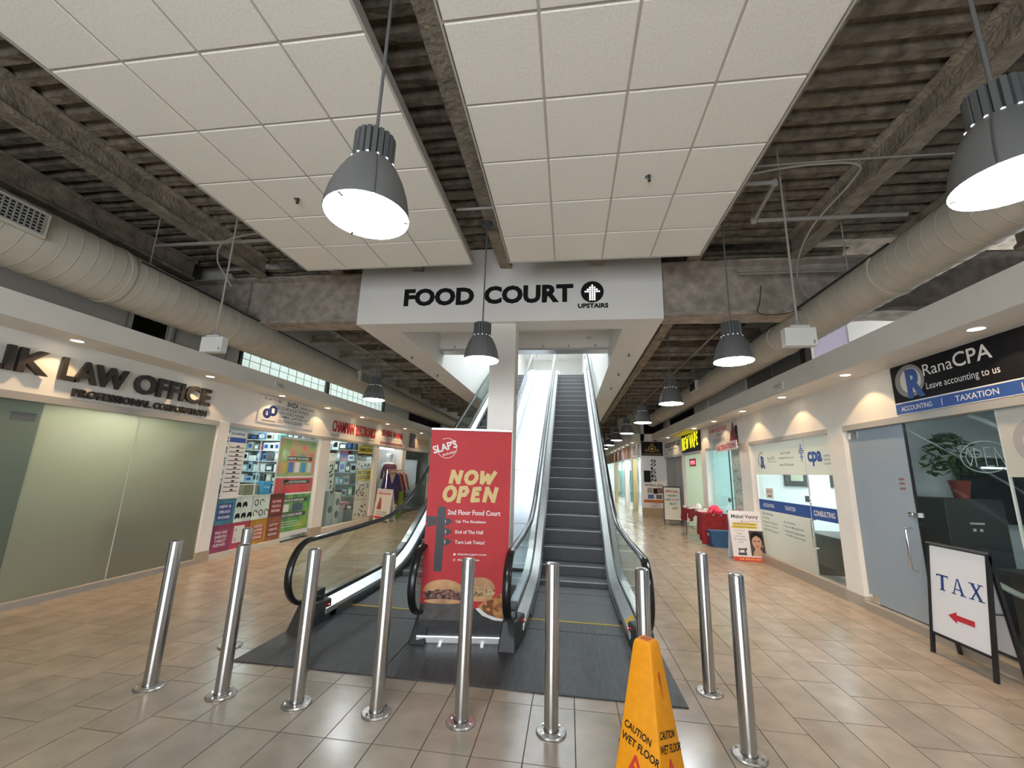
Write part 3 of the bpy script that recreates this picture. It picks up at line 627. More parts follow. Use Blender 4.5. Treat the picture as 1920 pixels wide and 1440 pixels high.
def escalator(xc, label):
    e = empty('escalator', (xc, 4.3, 0), label, 'escalator', 'pair of escalators up to the food court')
    # steps
    y = 5.09; k = 0; P_ = .385; ynose = 5.44
    ns = int((YT + .5 - ynose)/P_)
    for k in range(ns):
        ya, yb = ynose + P_*k, ynose + P_*(k+1); zb = max(.006, zl(ya + .02)); zp = max(.006, zl(ya - P_ + .02)) if k else .006
        za = zb
        mb_ = MB(); mb_.box(xc-.5, xc+.5, ya, yb+(.03 if zl(yb+.02) > .02 else -.008), min(zp, za)-.06, za); st = mb_.build('step', STEP_MAT, e)
        if za - zp > .01:
            mb_ = MB(); mb_.box(xc-.5, xc+.5, ya-.004, ya+.014, za-.010, za+.001); mb_.build('nosing', NOSE_MAT, st)
    mb_ = MB(); mb_.box(xc-.5, xc+.5, 5.09, 5.445, -.02, .006); mb_.build('step', STEP_MAT, e)
    # comb plate and yellow edge
    mb_ = MB(); mb_.box(xc-.53, xc+.53, 4.80, 5.09, -.02, .012); mb_.build('comb_plate', DARK_PLATE, e)
    mb_ = MB(); mb_.box(xc-.53, xc+.53, 5.075, 5.10, .0122, .016); mb_.build('comb_edge', mat('comb_yellow', (.50, .36, .05), .6), e)
    for sgn, side_lab in ((-1, 'left'), (1, 'right')):
        X = lambda d: xc + sgn*d
        # skirt panel
        ys = yline(4.45, YEND)
        def ribbon(d0, d1, f0, f1, name, m, ys_=ys, par=e, smooth=False):
            # swept bar: from d0..d1 sideways, z from f0(y) to f1(y)
            mb2 = MB(); vs_ = []
            for yy in ys_: vs_ += [(X(d0), yy, f0(yy)), (X(d1), yy, f0(yy)), (X(d1), yy, f1(yy)), (X(d0), yy, f1(yy))]
            n = len(ys_); fs = [(i*4+q, i*4+(q+1) % 4, (i+1)*4+(q+1) % 4, (i+1)*4+q) for i in range(n-1) for q in range(4)] + [(0, 3, 2, 1), ((n-1)*4, (n-1)*4+1, (n-1)*4+2, (n-1)*4+3)]
            mb2.add(vs_, fs); return mb2.build(name, m, par, smooth=smooth)
        ribbon(.505, .525, lambda q: max(-.01, zl(q)-.25), lambda q: zl(q)+.10 if q > 4.9 else .10, 'skirt_panel', mat('skirt_dark_steel', (.16, .16, .165), .35, .8), yline(4.75, YEND))
        ribbon(.485, .506, lambda q: zl(q)+.03, lambda q: zl(q)+.06, 'skirt_brush', BLACK, yline(5.1, YEND))
        # sloping inner deck (bright strip) and black glazing gasket
        mb2 = MB(); vs_ = []; yy_ = yline(4.52, YEND)
        for q in yy_: z_ = zl(q); vs_ += [(X(.512), q, z_+.135), (X(.60), q, z_+.205), (X(.60), q, z_+.16), (X(.512), q, z_+.08)]
        n = len(yy_); mb2.add(vs_, [(i*4+j, i*4+(j+1) % 4, (i+1)*4+(j+1) % 4, (i+1)*4+j) for i in range(n-1) for j in range(4)] + [(0, 3, 2, 1), ((n-1)*4, (n-1)*4+1, (n-1)*4+2, (n-1)*4+3)]); mb2.build('inner_deck', mat('satin_deck_steel', (.74, .74, .75), .36, 1.0, noise_amt=.06, noise_scale=8), e)
        ribbon(.60, .614, lambda q: zl(q)+.15, lambda q: zl(q)+.245, 'glazing_gasket', BLACK, yline(4.42, YEND))
        ribbon(.628, .72, lambda q: zl(q)+.16, lambda q: zl(q)+.215, 'outer_deck', STEEL, yline(4.42, YEND))
        ribbon(.705, .72, lambda q: max(0.0, zl(q)-.95), lambda q: zl(q)+.17, 'side_cladding', mat('cladding_grey', (.30, .30, .31), .4, .7), yline(4.42, YEND))
        # newel base, dark and wedge-shaped
        mb2 = MB(); mb2.hexa([(X(.51), 4.62, 0), (X(.72), 4.62, 0), (X(.72), 4.16, 0), (X(.55), 4.16, 0)], [(X(.515), 4.62, .215), (X(.72), 4.62, .245), (X(.70), 4.30, .23), (X(.58), 4.30, .23)]); nb = mb2.build('newel_base', mat('newel_black', (.022, .023, .025), .4), e, bevel=.01)
        mb2 = MB(); mb2.lathe([(.0001, .004), (.006, 0)], (X(.53), 4.57, .17), n=8); mb2.lathe([(.0001, -.004), (.006, 0)], (X(.53), 4.57, .17), n=8)
        for v_ in range(len(mb2.v)): a_, b_, c_ = mb2.v[v_]; mb2.v[v_] = (a_ - sgn*.022, b_ - .01, c_)
        mb2.build('status_light', emit_mat('red_led', (1, .05, .05), 8.0), nb)
        # glass panels between the gasket and the handrail
        edges = [HY, 5.35, 6.55] + [6.55 + 1.35*j for j in range(1, 8)]
        edges = [q for q in edges if q < YT + 1.2]
        for j in range(len(edges)-1):
            a_, b_ = edges[j]+.004, edges[j+1]-.004; yy2 = [q for q in yline(a_, b_)]
            low = [(X(.616), q, zl(q)+.19) for q in yy2]; hi = [(X(.616), q, rail_z(q)-.015) for q in yy2][::-1]
            if j == 0: hi += [(X(.616), HY + HRAD*.95*math.cos(t), HN + HRAD*.95*math.sin(t)) for t in [math.radians(100+12*q) for q in range(14)]]
            if j == 0: low = low[1:]
            mb2 = MB(); mb2.prism(low + hi, (sgn*.010, 0, 0)); mb2.build('glass_panel', ESC_GLASS, e)
        # handrail
        pts = [(X(.621), HY + HRAD*math.cos(t), HN + HRAD*math.sin(t)) for t in [math.radians(290-10*q) for q in range(20)]]
        pts = [(X(.621), HY+.28, HN-HRAD-.03)] + pts + [(X(.621), q, rail_z(q)) for q in yline(HY+.1, YEND-.2)]
        mb2 = MB(); mb2.tube(pts, .024, n=10, side=(1, 0, 0), sx=1.65); mb2.build('handrail', RUBBER, e, smooth=True)
        pts2 = [(p[0], p[1], p[2]) for p in pts]
        mb2 = MB(); mb2.tube([(p[0], p[1], p[2]-.020) if q > 18 else (p[0], p[1]+.012, p[2]) for q, p in enumerate(pts2)][14:], .012, n=6, side=(1, 0, 0), sx=2.4); mb2.build('handrail_guide', STEEL, e, smooth=True)
        mb2 = MB(); mb2.box(min(X(.59), X(.66)), max(X(.59), X(.66)), HY+.12, HY+.34, .215, .33); mb2.build('handrail_inlet', BLACK, e, bevel=.02, seg=2)
    # truss underside
    mb_ = MB(); vs_ = []; yy_ = yline(6.9, YT+.8)
    for q in yy_: z_ = zl(q)-.95; vs_ += [(xc-.70, q, max(.001, z_)), (xc+.70, q, max(.001, z_))]
    mb_.add(vs_, [(i*2, i*2+1, i*2+3, i*2+2) for i in range(len(yy_)-1)]); mb_.build('truss_soffit', mat('cladding_grey', (.30, .30, .31), .4, .7), e)
    mb_ = MB(); mb_.box(xc-.72, xc+.72, YT+.5, YEND, ZT-.1, ZT); mb_.build('top_plate', DARK_PLATE, e)
    return e
esc_r = escalator(0.07, 'right escalator with dark steps and glass sides')
esc_l = escalator(-2.06, 'left escalator partly hidden by the red banner')
# stickers on the right escalator
S = Surf((.07+.528, 4.9, .0), (0, -1, 0), (0, 0, 1), (-1, 0, 0))
mb = MB(); 
for (y, z, h) in ((4.86, .10, .05), ): mb.hexa([(.584, y, .137), (.668, y, .2035), (.668, y-.10, .2035), (.584, y-.10, .137)], [(.583, y, .140), (.667, y, .2065), (.667, y-.10, .2065), (.583, y-.10, .140)])
mb.build('safety_sticker', mat('sticker_yellow', (.75, .45, .03), .5), esc_r)
mb = MB(); mb.hexa([(.590, 4.68, .142), (.655, 4.68, .193), (.655, 4.60, .193), (.590, 4.60, .142)], [(.589, 4.68, .145), (.654, 4.68, .196), (.654, 4.60, .196), (.589, 4.60, .145)]); mb.build('notice_sticker', mat('sticker_grey', (.35, .28, .28), .5), esc_r)
# steel infill between the two escalators
e = empty('steel_infill', (-1.0, 6.5, 0.0), 'shiny stainless sheet covering the slope between the escalators', 'steel cover')
for (xa, xb) in ((-1.335, -1.228), (-.812, -.655)):
    mb = MB(); mb.box(xa, xb, 5.76, 6.47, .18, .192); mb.build('sheet', STEEL_BRIGHT, e)
ed = [6.475, 7.6, 9.2, 10.9, 12.6, 14.3, 16.2]
for j in range(len(ed)-1):
    yy = yline(ed[j]+.006, ed[j+1]-.006); mb = MB(); vs_ = []
    for q in yy: z_ = zl(q)+.18; vs_ += [(-1.335, q, z_), (-.655, q, z_), (-.655, q, z_+.012), (-1.335, q, z_+.012)]
    n = len(yy); mb.add(vs_, [(i*4+k, i*4+(k+1) % 4, (i+1)*4+(k+1) % 4, (i+1)*4+k) for i in range(n-1) for k in range(4)] + [(0, 3, 2, 1), ((n-1)*4, (n-1)*4+1, (n-1)*4+2, (n-1)*4+3)]); mb.build('sheet', STEEL_BRIGHT, e)
mb = MB(); mb.box(-1.335, -.655, 5.735, 5.755, 0, .19); mb.build('end_plate', STEEL, e)
# dark landing plates in front
e = empty('landing_plate', (-.97, 4.2, 0), 'dark ribbed landing floor in front of both escalators', 'landing plate')
for (a, b) in ((-2.80, -1.52), (-1.515, -.50), (-.495, .86)):
    mb = MB(); mb.box(a, b, 3.53, 4.795, -.001, .010); mb.build('plate', DARK_PLATE, e, bevel=.003)
for (a, b) in ((-2.80, -2.60), (-1.52, -.47), (.61, .86)):
    mb = MB(); mb.box(a, b, 4.80, 5.6, -.001, .008); mb.build('plate', DARK_PLATE, e)

# ================================================================= BOLLARDS
def make_bollard(label):
    e = empty('bollard', (0, 0, 0), label, 'bollard', 'stainless steel bollards guarding the escalators')
    mb_ = MB(); mb_.lathe([(.0465, .012), (.0465, 1.012), (.043, 1.022), (.034, 1.027), (.0001, 1.028)], n=28); mb_.build('post', STEEL, e, smooth=True)
    mb_ = MB(); mb_.lathe([(.0001, .0), (.098, .0), (.099, .006), (.092, .014), (.05, .017)], n=32); fl_ = mb_.build('flange', mat('worn_flange_steel', (.42, .41, .39), .35, 1.0, noise_amt=.35, noise_scale=25), e, smooth=True)
    for a in (45, 135, 225, 315):
        c, s_ = .073*math.cos(math.radians(a)), .073*math.sin(math.radians(a)); mb_ = MB(); mb_.cyl((c, s_, .014), (c, s_, .021), .009, n=6); mb_.build('bolt', CHROME, fl_)
    return e
BL = [('leftmost bollard of the front row, beside the law office glass', -3.065, 3.06), ('second bollard from the left in the front row', -2.475, 3.06), ('third bollard from the left, before the left escalator handrail', -1.885, 3.06),
      ('fourth bollard from the left, left of the red banner', -1.295, 3.06), ('bollard standing in front of the red banner', -.705, 3.065), ('bollard before the middle of the right escalator steps', -.110, 3.07),
      ('bollard half hidden behind the yellow wet floor cone', .487, 3.06), ('rightmost bollard of the front row', 1.08, 3.06), ('bollard standing behind the rightmost one of the front row', 1.088, 3.81), ('bollard hidden behind the second one from the left', -3.06, 3.80)]
proto = None
for lab, x, y in BL:
    if proto is None: proto = make_bollard(lab); o = proto; o.location = (x, y, 0)
    else: o = copy_tree(proto, (x, y, 0))
    o['label'] = lab; o.rotation_euler = (0, 0, rnd.uniform(0, 6))

# ================================================================= ROLL-UP BANNER
ba = math.radians(9); bu = Vector((math.cos(ba), math.sin(ba), 0)); bn = Vector((math.sin(ba), -math.cos(ba), 0))
e = empty('rollup_banner', (-1.02, 4.30, 0.01), 'red roll-up banner with NOW OPEN lettering and burgers between the escalators', 'banner')
S = Surf((-1.02, 4.30, 0.01), bu, (0, 0, 1), bn)
BAN = mat('banner_red', (0.50, 0.045, 0.050), 0.6, spec=0.25, noise_amt=0.06, noise_scale=3)
BW, BH, Bz = .425, 2.0, .075
mb = MB(); S.rect(mb, -.435, .435, .0, .07, -.05, .05); cs = mb.build('cassette', mat('banner_aluminium', (.66, .66, .67), .3, .8), e, bevel=.012, seg=2)
for a in (-.2, .2):
    mb = MB(); S.rect(mb, a-.018, a+.018, -.008, .008, -.02, .13); mb.build('foot', mat('banner_aluminium', (.66, .66, .67), .3, .8), e, bevel=.004)
mb = MB(); S.rect(mb, -.428, .428, 2.03, 2.055, -.012, .012); mb.build('top_rail', mat('banner_aluminium', (.66, .66, .67), .3, .8), e, bevel=.004)
mb = MB(); mb.cyl(S.P(0, .05, -.03), S.P(0, 2.03, -.02), .008, n=8); mb.build('support_pole', STEEL, e)
mb = MB(); S.rect(mb, -BW, BW, .06, 2.035, -.001, .001); sheet = mb.build('sheet', BAN, e)
def V(f): return .075 + f*1.955
def U(f): return -BW + f*2*BW
DK = mat('banner_dark_print', (.030, .030, .036), .5)
WP = mat('banner_white_print', (.75, .72, .70), .5)
mb = MB(); S.rect(mb, -BW, BW, .065, V(.115), .0012, .0018); mb.build('print_dark_table', mat('print_dark_table', (.022, .021, .022), .5, noise_amt=.4, noise_scale=12), sheet)
mb = MB(); S.poly(mb, [(U(.0), V(.06)), (U(.52), V(.06)), (U(.52), V(.135)), (U(0), V(.135))], .0019, .0022); mb.build('print_board', mat('print_board', (.075, .066, .06), .5, noise_amt=.3, noise_scale=15), sheet)
BUN = mat('print_bun', (.50, .27, .12), .5, noise_amt=.4, noise_scale=6); MEAT = speckle_mat('print_meat', [(.05, .02, .02), (.16, .07, .05), (.22, .08, .07), (.09, .05, .04), (.3, .16, .12)], 45); CHK = speckle_mat('print_chicken', [(.40, .26, .13), (.55, .40, .22), (.25, .13, .06), (.5, .33, .16)], 40); FRY = speckle_mat('print_fries', [(.30, .10, .03), (.42, .17, .05), (.20, .06, .02), (.5, .24, .08)], 28)
def burger(c, w_, meat, z0, dep, full=True):
    mb_ = MB(); S.poly(mb_, [(c + w_*.5*math.cos(t), z0 + .125 + (.105 if math.sin(t) > 0 else .02)*math.sin(t)) for t in [2*math.pi*k/30 for k in range(30)]], dep, dep+.0003); mb_.build('print_bun_top', BUN, sheet)
    mb_ = MB(); S.poly(mb_, [(c + w_*(.5*math.cos(t)) + .006*math.sin(7*t), z0 + .083 + .055*math.sin(t) + .007*math.sin(11*t)) for t in [2*math.pi*k/40 for k in range(40)]], dep+.0004, dep+.0007); mb_.build('print_filling', meat, sheet)
    mb_ = MB(); S.poly(mb_, [(c + w_*.47*math.cos(t), z0 + .03 + .022*math.sin(t)) for t in [2*math.pi*k/24 for k in range(24)]], dep+.0008, dep+.001); mb_.build('print_bun_base', BUN, sheet)
burger(U(.26), .40, MEAT, V(.135)-.01, .0024)
burger(U(.68), .30, CHK, V(.145), .0020)
mb = MB(); S.poly(mb, [(U(.64), V(.115)), (U(.72), V(.085)), (U(.85), V(.065)), (U(1), V(.06)), (U(1), V(.12)), (U(.8), V(.14))], .0036, .0038); mb.build('print_plate', WP, sheet)
mb = MB(); S.poly(mb, [(U(.66), V(.125)), (U(.78), V(.09)), (U(.9), V(.075)), (U(1), V(.072)), (U(1), V(.205)), (U(.93), V(.19)), (U(.85), V(.165)), (U(.74), V(.15))], .0039, .0041); mb.build('print_fries_pile', FRY, sheet)
# signpost
mb = MB(); S.poly(mb, [(U(.125), V(.285)), (U(.225), V(.285)), (U(.235), V(.595)), (U(.185), V(.605)), (U(.135), V(.595))], .0013, .0016)
S.poly(mb, [(U(0), V(.555)), (U(.13), V(.55)), (U(.13), V(.51)), (U(0), V(.495)), (U(.03), V(.515)), (U(.0), V(.53))], .0013, .0016)
for f in (.528, .478, .428): S.poly(mb, [(U(.2), V(f+.014)), (U(.27), V(f+.018)), (U(.325), V(f)), (U(.27), V(f-.018)), (U(.2), V(f-.014))], .0016, .0019)
mb.build('print_signpost', DK, sheet)
mb = MB()
for t, f in (('1', .528), ('2', .478), ('3', .428)): TL(S, WP, sheet, t, U(.232), V(f)-.014, .028, None, .0022)
TL(S, WP, sheet, '2nd Floor Food Court', U(.255), V(.562), .050, .54, .0016, bold=.02)
for t, f, w_ in (('Up The Escalator', .528, .31), ('End of The Hall', .478, .28), ('Turn Left Twice!', .428, .30)): TL(S, WP, sheet, t, U(.36), V(f)-.017, .034, w_, .0016, bold=.018)
TL(S, WP, sheet, 'slapsburgers.com', U(.40), V(.362), .026, .29, .0016, bold=.015); TL(S, WP, sheet, 'slapsburgers', U(.40), V(.335), .026, .22, .0016, bold=.015)
S.ell(mb, U(.365), V(.368), .012, .012, .0014, .0018, 12); S.ring(mb, U(.365), V(.341), .012, .012, .004, .0016, 12)
S.ring(mb, U(.20), V(.905), .105, .105, .005, .0016, 40, -20, 118); S.ring(mb, U(.20), V(.905), .105, .105, .005, .0016, 40, 160, 330)
TL(S, WP, sheet, "SLAP'S", U(.045), V(.872), .085, .255, .0018, bold=.03, rot=math.radians(17)); TL(S, WP, sheet, 'BURGERS', U(.16), V(.862), .022, .14, .0018, bold=.015, rot=math.radians(17))
mb.build('logo_ring', WP, sheet)
# brush lettering
GOLD = mat('banner_gold_print', (.62, .45, .17), .5); mb = MB(); wd = .042
def brush(strokes, a, b, w_, h_):
    for st in strokes: S.stroke(mb, [(a + (x + y*.16)*w_, b + y*h_) for x, y in st], wd, .0014)
GLN = [[(0, 0), (.05, 1)], [(.05, 1), (.75, .05)], [(.75, 0), (.85, 1.0)]]; O_ = [[(.5+.45*math.cos(t), .5+.5*math.sin(t)) for t in [math.radians(80+30*k) for k in range(13)]]]
GLW = [[(.02, 1), (.15, .05), (.5, .75), (.68, .05), (1.0, 1.0)]]; P_b = [[(.05, -.1), (.1, .95)], [(.1, .95), (.6, .98), (.8, .72), (.6, .45), (.1, .4)]]; E_b = [[(.75, .95), (.12, .9), (.06, .02), (.75, .08)], [(.1, .5), (.6, .55)]]
x0, bz = U(.27), V(.725)
for gl, w_ in ((GLN, .105), (O_, .12), (GLW, .135)): brush(gl, x0, bz, w_, .115); x0 += w_ + .038
x0, bz = U(.19), V(.635)
for gl, w_ in ((O_, .115), (P_b, .10), (E_b, .09), (GLN, .12)): brush(gl, x0, bz, w_, .13); x0 += w_ + .04
mb.build('brush_lettering', GOLD, sheet)

# ================================================================= WET FLOOR CONE
cx, cyy = .372, 2.28
e = empty('wet_floor_cone', (cx, cyy, 0), 'yellow four-sided wet floor caution cone in front of a bollard', 'cone')
CONE = mat('cone_yellow_plastic', (.72, .275, .006), .55, spec=.3, noise_amt=.06, noise_scale=30, bump=.15, bump_scale=300)
ca = math.radians(-38); cu_ = Vector((math.cos(ca), math.sin(ca), 0)); cv_ = Vector((-math.sin(ca), math.cos(ca), 0)); cz = Vector((0, 0, 1)); C0 = Vector((cx, cyy, 0))
def sq(h, z): return [C0 + cu_*a*h + cv_*b*h + cz*z for a, b in ((-1, -1), (1, -1), (1, 1), (-1, 1))]
mb = MB(); lv = [(.150, .03), (.143, .10), (.046, .845), (.038, .865)]
for i in range(3): mb.add(sq(*lv[i]) + sq(*lv[i+1]), [(0, 1, 5, 4), (1, 2, 6, 5), (2, 3, 7, 6), (3, 0, 4, 7)])
mb.add(sq(*lv[3]), [(0, 1, 2, 3)]); mb.add(sq(*lv[0]), [(3, 2, 1, 0)])
me = mb.mesh('cone'); bm = bmesh.new(); bm.from_mesh(me); bmesh.ops.remove_doubles(bm, verts=bm.verts, dist=1e-4); bmesh.ops.recalc_face_normals(bm, faces=bm.faces)
bmesh.ops.bevel(bm, geom=[q for q in bm.edges if q.calc_length() > .02], offset=.008, segments=3, affect='EDGES', profile=.5); bm.to_mesh(me); bm.free()
body = finish('cone_body', me, CONE, e, smooth=True)
mb = MB(); mb.hexa(sq(.178, .0), sq(.172, .035)); mb.build('cone_foot', CONE, e, bevel=.006)
mb = MB(); mb.hexa(sq(.022, .860), sq(.022, .8665)); mb.build('top_slot', mat('cone_slot_dark', (.45, .09, .01), .6), body)
tilt = math.atan2(.143-.046, .845-.10)
for k in range(4):
    a = ca + k*math.pi/2; n0 = Vector((math.sin(a), -math.cos(a), 0)); u_ = Vector((math.cos(a), math.sin(a), 0)); v_ = (Vector((0, 0, math.cos(tilt))) - n0*math.sin(tilt)); nn = (n0*math.cos(tilt) + Vector((0, 0, math.sin(tilt))))
    S = Surf(C0 + n0*(.143+.0008) + Vector((0, 0, .10)), u_, v_, nn)
    mb = MB(); S.text(mb, 'CAUTION', -.075, .405, .03, .135, .001, bold=.02, rot=math.radians(-14)); S.text(mb, 'WET FLOOR', -.088, .355, .032, .19, .001, bold=.02, rot=math.radians(-14)); mb.build('caution_lettering', INK, body)
    mb = MB(); tri = [(-.012, .225), (-.085, .075), (.07, .04), (-.012, .225)]; S = Surf(S.P(0, .085), S.u, S.v, S.n)
    S.stroke(mb, tri, .012, .001); S.stroke(mb, [(-.02, .165), (-.012, .12), (-.03, .085)], .014, .0012); S.stroke(mb, [(-.012, .12), (.018, .075)], .012, .0012); S.stroke(mb, [(-.045, .13), (-.018, .145), (.012, .118)], .010, .0012); S.ell(mb, -.022, .178, .011, .011, .001, .0016, 12)
    mb.build('slip_symbol', mat('cone_red_print', (.55, .03, .02), .5), body)
    if k == 1: mb = MB(); S = Surf(S.P(0, -.085), S.u, S.v, S.n); S.ell(mb, -.005, .62, .010, .028, .0006, .0016, 16); S.poly(mb, [(-.006, .60), (.004, .60), (.003, .53)], .0006, .0016); mb.build('grip_slot', mat('cone_slot_dark', (.45, .09, .01), .6), body)

# ================================================================= A-FRAME SIGNS
def aframe(name, label, front0, front1, top_in, back_in, H, rail_m, z0, face_m, bar=.014, extra=None):
    # front0/front1: floor points of the front board, left and right as read; top_in / back_in: inward offsets of the ridge and the rear feet
    f0, f1 = Vector((*front0, 0)), Vector((*front1, 0)); u_ = (f1-f0).normalized(); inw = Vector((-u_.y, u_.x, 0)); W_ = (f1-f0).length
    e_ = empty(name, (f0+f1)/2, label, 'sign')
    t0, t1 = f0 + inw*top_in + Vector((0, 0, H)), f1 + inw*top_in + Vector((0, 0, H)); g0, g1 = f0 + inw*back_in, f1 + inw*back_in
    for (a, b) in ((f0, t0), (f1, t1), (g0, t0), (g1, t1)):
        mb_ = MB(); d_ = (b-a).normalized(); mb_.obox((a+b)/2, u_*bar, d_.cross(u_)*bar, d_*((b-a).length/2)); mb_.build('leg', rail_m, e_)
    mb_ = MB(); mb_.cyl(t0 - u_*.02, t1 + u_*.02, bar*1.3, n=8); mb_.build('ridge', rail_m, e_)
    for f_, t_ in ((f0, t0), ):
        v_ = (t0-f0).normalized(); n_ = u_.cross(v_); S_ = Surf(f0, u_, v_, n_); mb_ = MB(); LH = (t0-f0).length
        S_.rect(mb_, 0, W_, z0-.012, z0+.012, -bar, bar); mb_.build('cross_rail', rail_m, e_)
        mb_ = MB(); S_.rect(mb_, .012, W_-.012, z0, LH-.02, -.004, .004); bd = mb_.build('board', face_m, e_)
    v2 = (t1-g1).normalized(); mb_ = MB(); S2 = Surf(g1, -u_, v2, (-u_).cross(v2)); S2.rect(mb_, .012, W_-.012, z0, LH-.02, -.004, .004); mb_.build('rear_board', face_m, e_)
    mb_ = MB(); S2.rect(mb_, 0, W_, z0-.012, z0+.012, -bar, bar); mb_.build('cross_rail', rail_m, e_)
    for (a, b, t_) in ((f0, g0, t0), (f1, g1, t1)):
        k = .52; mb_ = MB(); mb_.cyl(a + (t_-a)*k, b + (t_-b)*k, .007, n=6); mb_.build('spreader', rail_m, e_)
    return e_, bd, S_, W_, LH
e, bd, S, W_, LH = aframe('aframe_sign', 'black A-frame sign reading TAX with a red arrow, by the glass on the right', (3.60, 5.095), (3.60, 4.465), .12, .24, 1.035, BLACK, .19, mat('aframe_white_board', (.72, .72, .74), .4))
NB = mat('tax_navy', (.018, .05, .20), .5); c = .005; d = .006; mb = MB()
b0 = .615; h = .145
S.rect(mb, .135, .165, b0, b0+h, c, d); S.rect(mb, .085, .215, b0+h-.014, b0+h, c, d); S.rect(mb, .12, .18, b0, b0+.010, c, d); S.poly(mb, [(.085, b0+h-.03), (.095, b0+h-.014), (.085, b0+h)], c, d); S.poly(mb, [(.215, b0+h-.03), (.205, b0+h-.014), (.215, b0+h)], c, d)
mb.build('letter', NB, bd); mb = MB()
ax = .255; S.poly(mb, [(ax+.058, b0+h), (ax+.072, b0+h), (ax+.128, b0), (ax+.10, b0)], c, d); S.poly(mb, [(ax+.052, b0+h), (ax+.062, b0+h), (ax+.022, b0), (ax+.010, b0)], c, d); S.rect(mb, ax+.03, ax+.10, b0+.042, b0+.052, c, d); S.rect(mb, ax-.004, ax+.04, b0, b0+.009, c, d); S.rect(mb, ax+.085, ax+.145, b0, b0+.009, c, d)
mb.build('letter', NB, bd); mb = MB()
ax = .43; S.poly(mb, [(ax+.015, b0+h), (ax+.045, b0+h), (ax+.135, b0), (ax+.105, b0)], c, d); S.poly(mb, [(ax+.108, b0+h), (ax+.122, b0+h), (ax+.03, b0), (ax+.015, b0)], c, d)
for (p, q, z_) in ((ax-.002, ax+.06, b0+h-.009), (ax+.088, ax+.138, b0+h-.009), (ax, ax+.05, b0), (ax+.09, ax+.15, b0)): S.rect(mb, p, q, z_, z_+.009, c, d)
mb.build('letter', NB, bd)
mb = MB(); S.poly(mb, [(.20, .405), (.29, .455), (.29, .43), (.47, .43), (.47, .38), (.29, .38), (.29, .355)], c, d); mb.build('arrow', mat('arrow_red', (.50, .02, .035), .5), bd)

# ================================================================= HANGING BOXES, PIPES
for (x, y, lab) in ((2.235, 4.2, 'white emergency light box hanging by a rod on the right'), (-4.2, 4.2, 'white emergency light box hanging by a rod on the left')):
    e = empty('emergency_light', (x, y, 2.91), lab, 'emergency light', 'white hanging emergency light boxes')
    mb = MB(); mb.box(x-.142, x+.142, y-.045, y+.045, 2.91, 3.095); mb.build('housing', mat('box_white', (.66, .66, .63), .5), e, bevel=.008, seg=2)
    mb = MB(); mb.box(x-.085, x+.085, y-.05, y+.05, 3.095, 3.118); mb.build('mount_plate', mat('box_white2', (.55, .55, .52), .5), e, bevel=.004)
    mb = MB(); mb.lathe([(.05, 0), (.03, .04), (.012, .055)], (x, y, 3.118), n=14, capt=True); mb.build('canopy', PIPE, e, smooth=True)
    mb = MB(); mb.cyl((x, y, 3.16), (x, y, 5.13), .0105, n=8); mb.build('rod', PIPE, e)
    mb = MB(); mb.box(x+.105, x+.118, y-.047, y-.044, 2.93, 2.965); mb.build('test_switch', mat('switch_grey', (.2, .2, .2), .5), e)
e = empty('sprinkler_pipe', (2.2, 4.83, 4.7), 'light painted pipe with elbows crossing under the deck on the right', 'pipe')
mb = MB(); mb.tube([(3.9, 4.85, 4.70), (2.26, 4.83, 4.70)], .024, n=10); mb.build('pipe', PIPE, e, smooth=True)
mb = MB(); mb.tube([(2.22, 4.80, 4.70), (2.17, 4.20, 4.72)], .022, n=10); mb.build('pipe', PIPE, e, smooth=True)
mb = MB(); mb.tube([(2.15, 4.17, 4.72), (1.5, 4.16, 4.72)], .024, n=10); mb.build('pipe', PIPE, e, smooth=True)
for q in ((2.22, 4.83, 4.70), (2.16, 4.18, 4.72)):
    mb = MB(); mb.lathe([(.001, -.04), (.034, -.03), (.042, 0), (.034, .03), (.001, .04)], q, n=14); mb.build('elbow', PIPE, e, smooth=True)
mb = MB()
for (x, y) in ((2.6, 4.83), (3.2, 4.84)): mb.cyl((x, y, 4.7), (x, y, 5.15), .004, n=6)
mb.build('hanger', PIPE, e)
def pipe_thing(name, pts, r, label, cat, m=PIPE, bends=8):
    # smooth path through points
    P_ = [Vector(p) for p in pts]; out = []
    for i in range(len(P_)-1):
        p0, p1, p2, p3 = P_[max(i-1, 0)], P_[i], P_[i+1], P_[min(i+2, len(P_)-1)]
        for k in range(bends):
            t = k/bends; out.append(.5*((2*p1) + (-p0+p2)*t + (2*p0-5*p1+4*p2-p3)*t*t + (-p0+3*p1-3*p2+p3)*t**3))
    out.append(P_[-1]); mb_ = MB(); mb_.tube(out, r, n=8); return mb_.build(name, m, smooth=True, label=label, cat=cat)
pipe_thing('conduit', [(1.5, 4.12, 4.74), (2.1, 4.02, 4.76), (2.5, 3.98, 4.76), (2.86, 4.0, 4.74), (2.92, 4.2, 4.70), (2.78, 4.7, 4.50), (2.85, 5.2, 4.30), (3.05, 5.55, 4.14), (3.22, 5.7, 4.05)], .011, 'pale curved conduit dropping to the right duct', 'conduit')
pipe_thing('conduit', [(1.3, 4.0, 4.78), (2.5, 3.97, 4.78), (3.9, 3.98, 4.78)], .009, 'thin straight conduit crossing under the deck on the right', 'conduit')
pipe_thing('conduit', [(-3.3, 4.6, 4.72), (-4.2, 4.55, 4.70), (-4.75, 4.6, 4.62), (-4.95, 4.75, 4.45), (-4.93, 4.9, 4.28), (-4.9, 5.0, 4.16)], .011, 'pale curved conduit dropping to the left duct', 'conduit')
mb = MB(); mb.tube([(-6.0, 4.75, 4.72), (-3.2, 4.75, 4.72)], .026, n=10); mb.build('cross_pipe', PIPE, smooth=True, label='light painted pipe crossing under the deck on the left', cat='pipe')
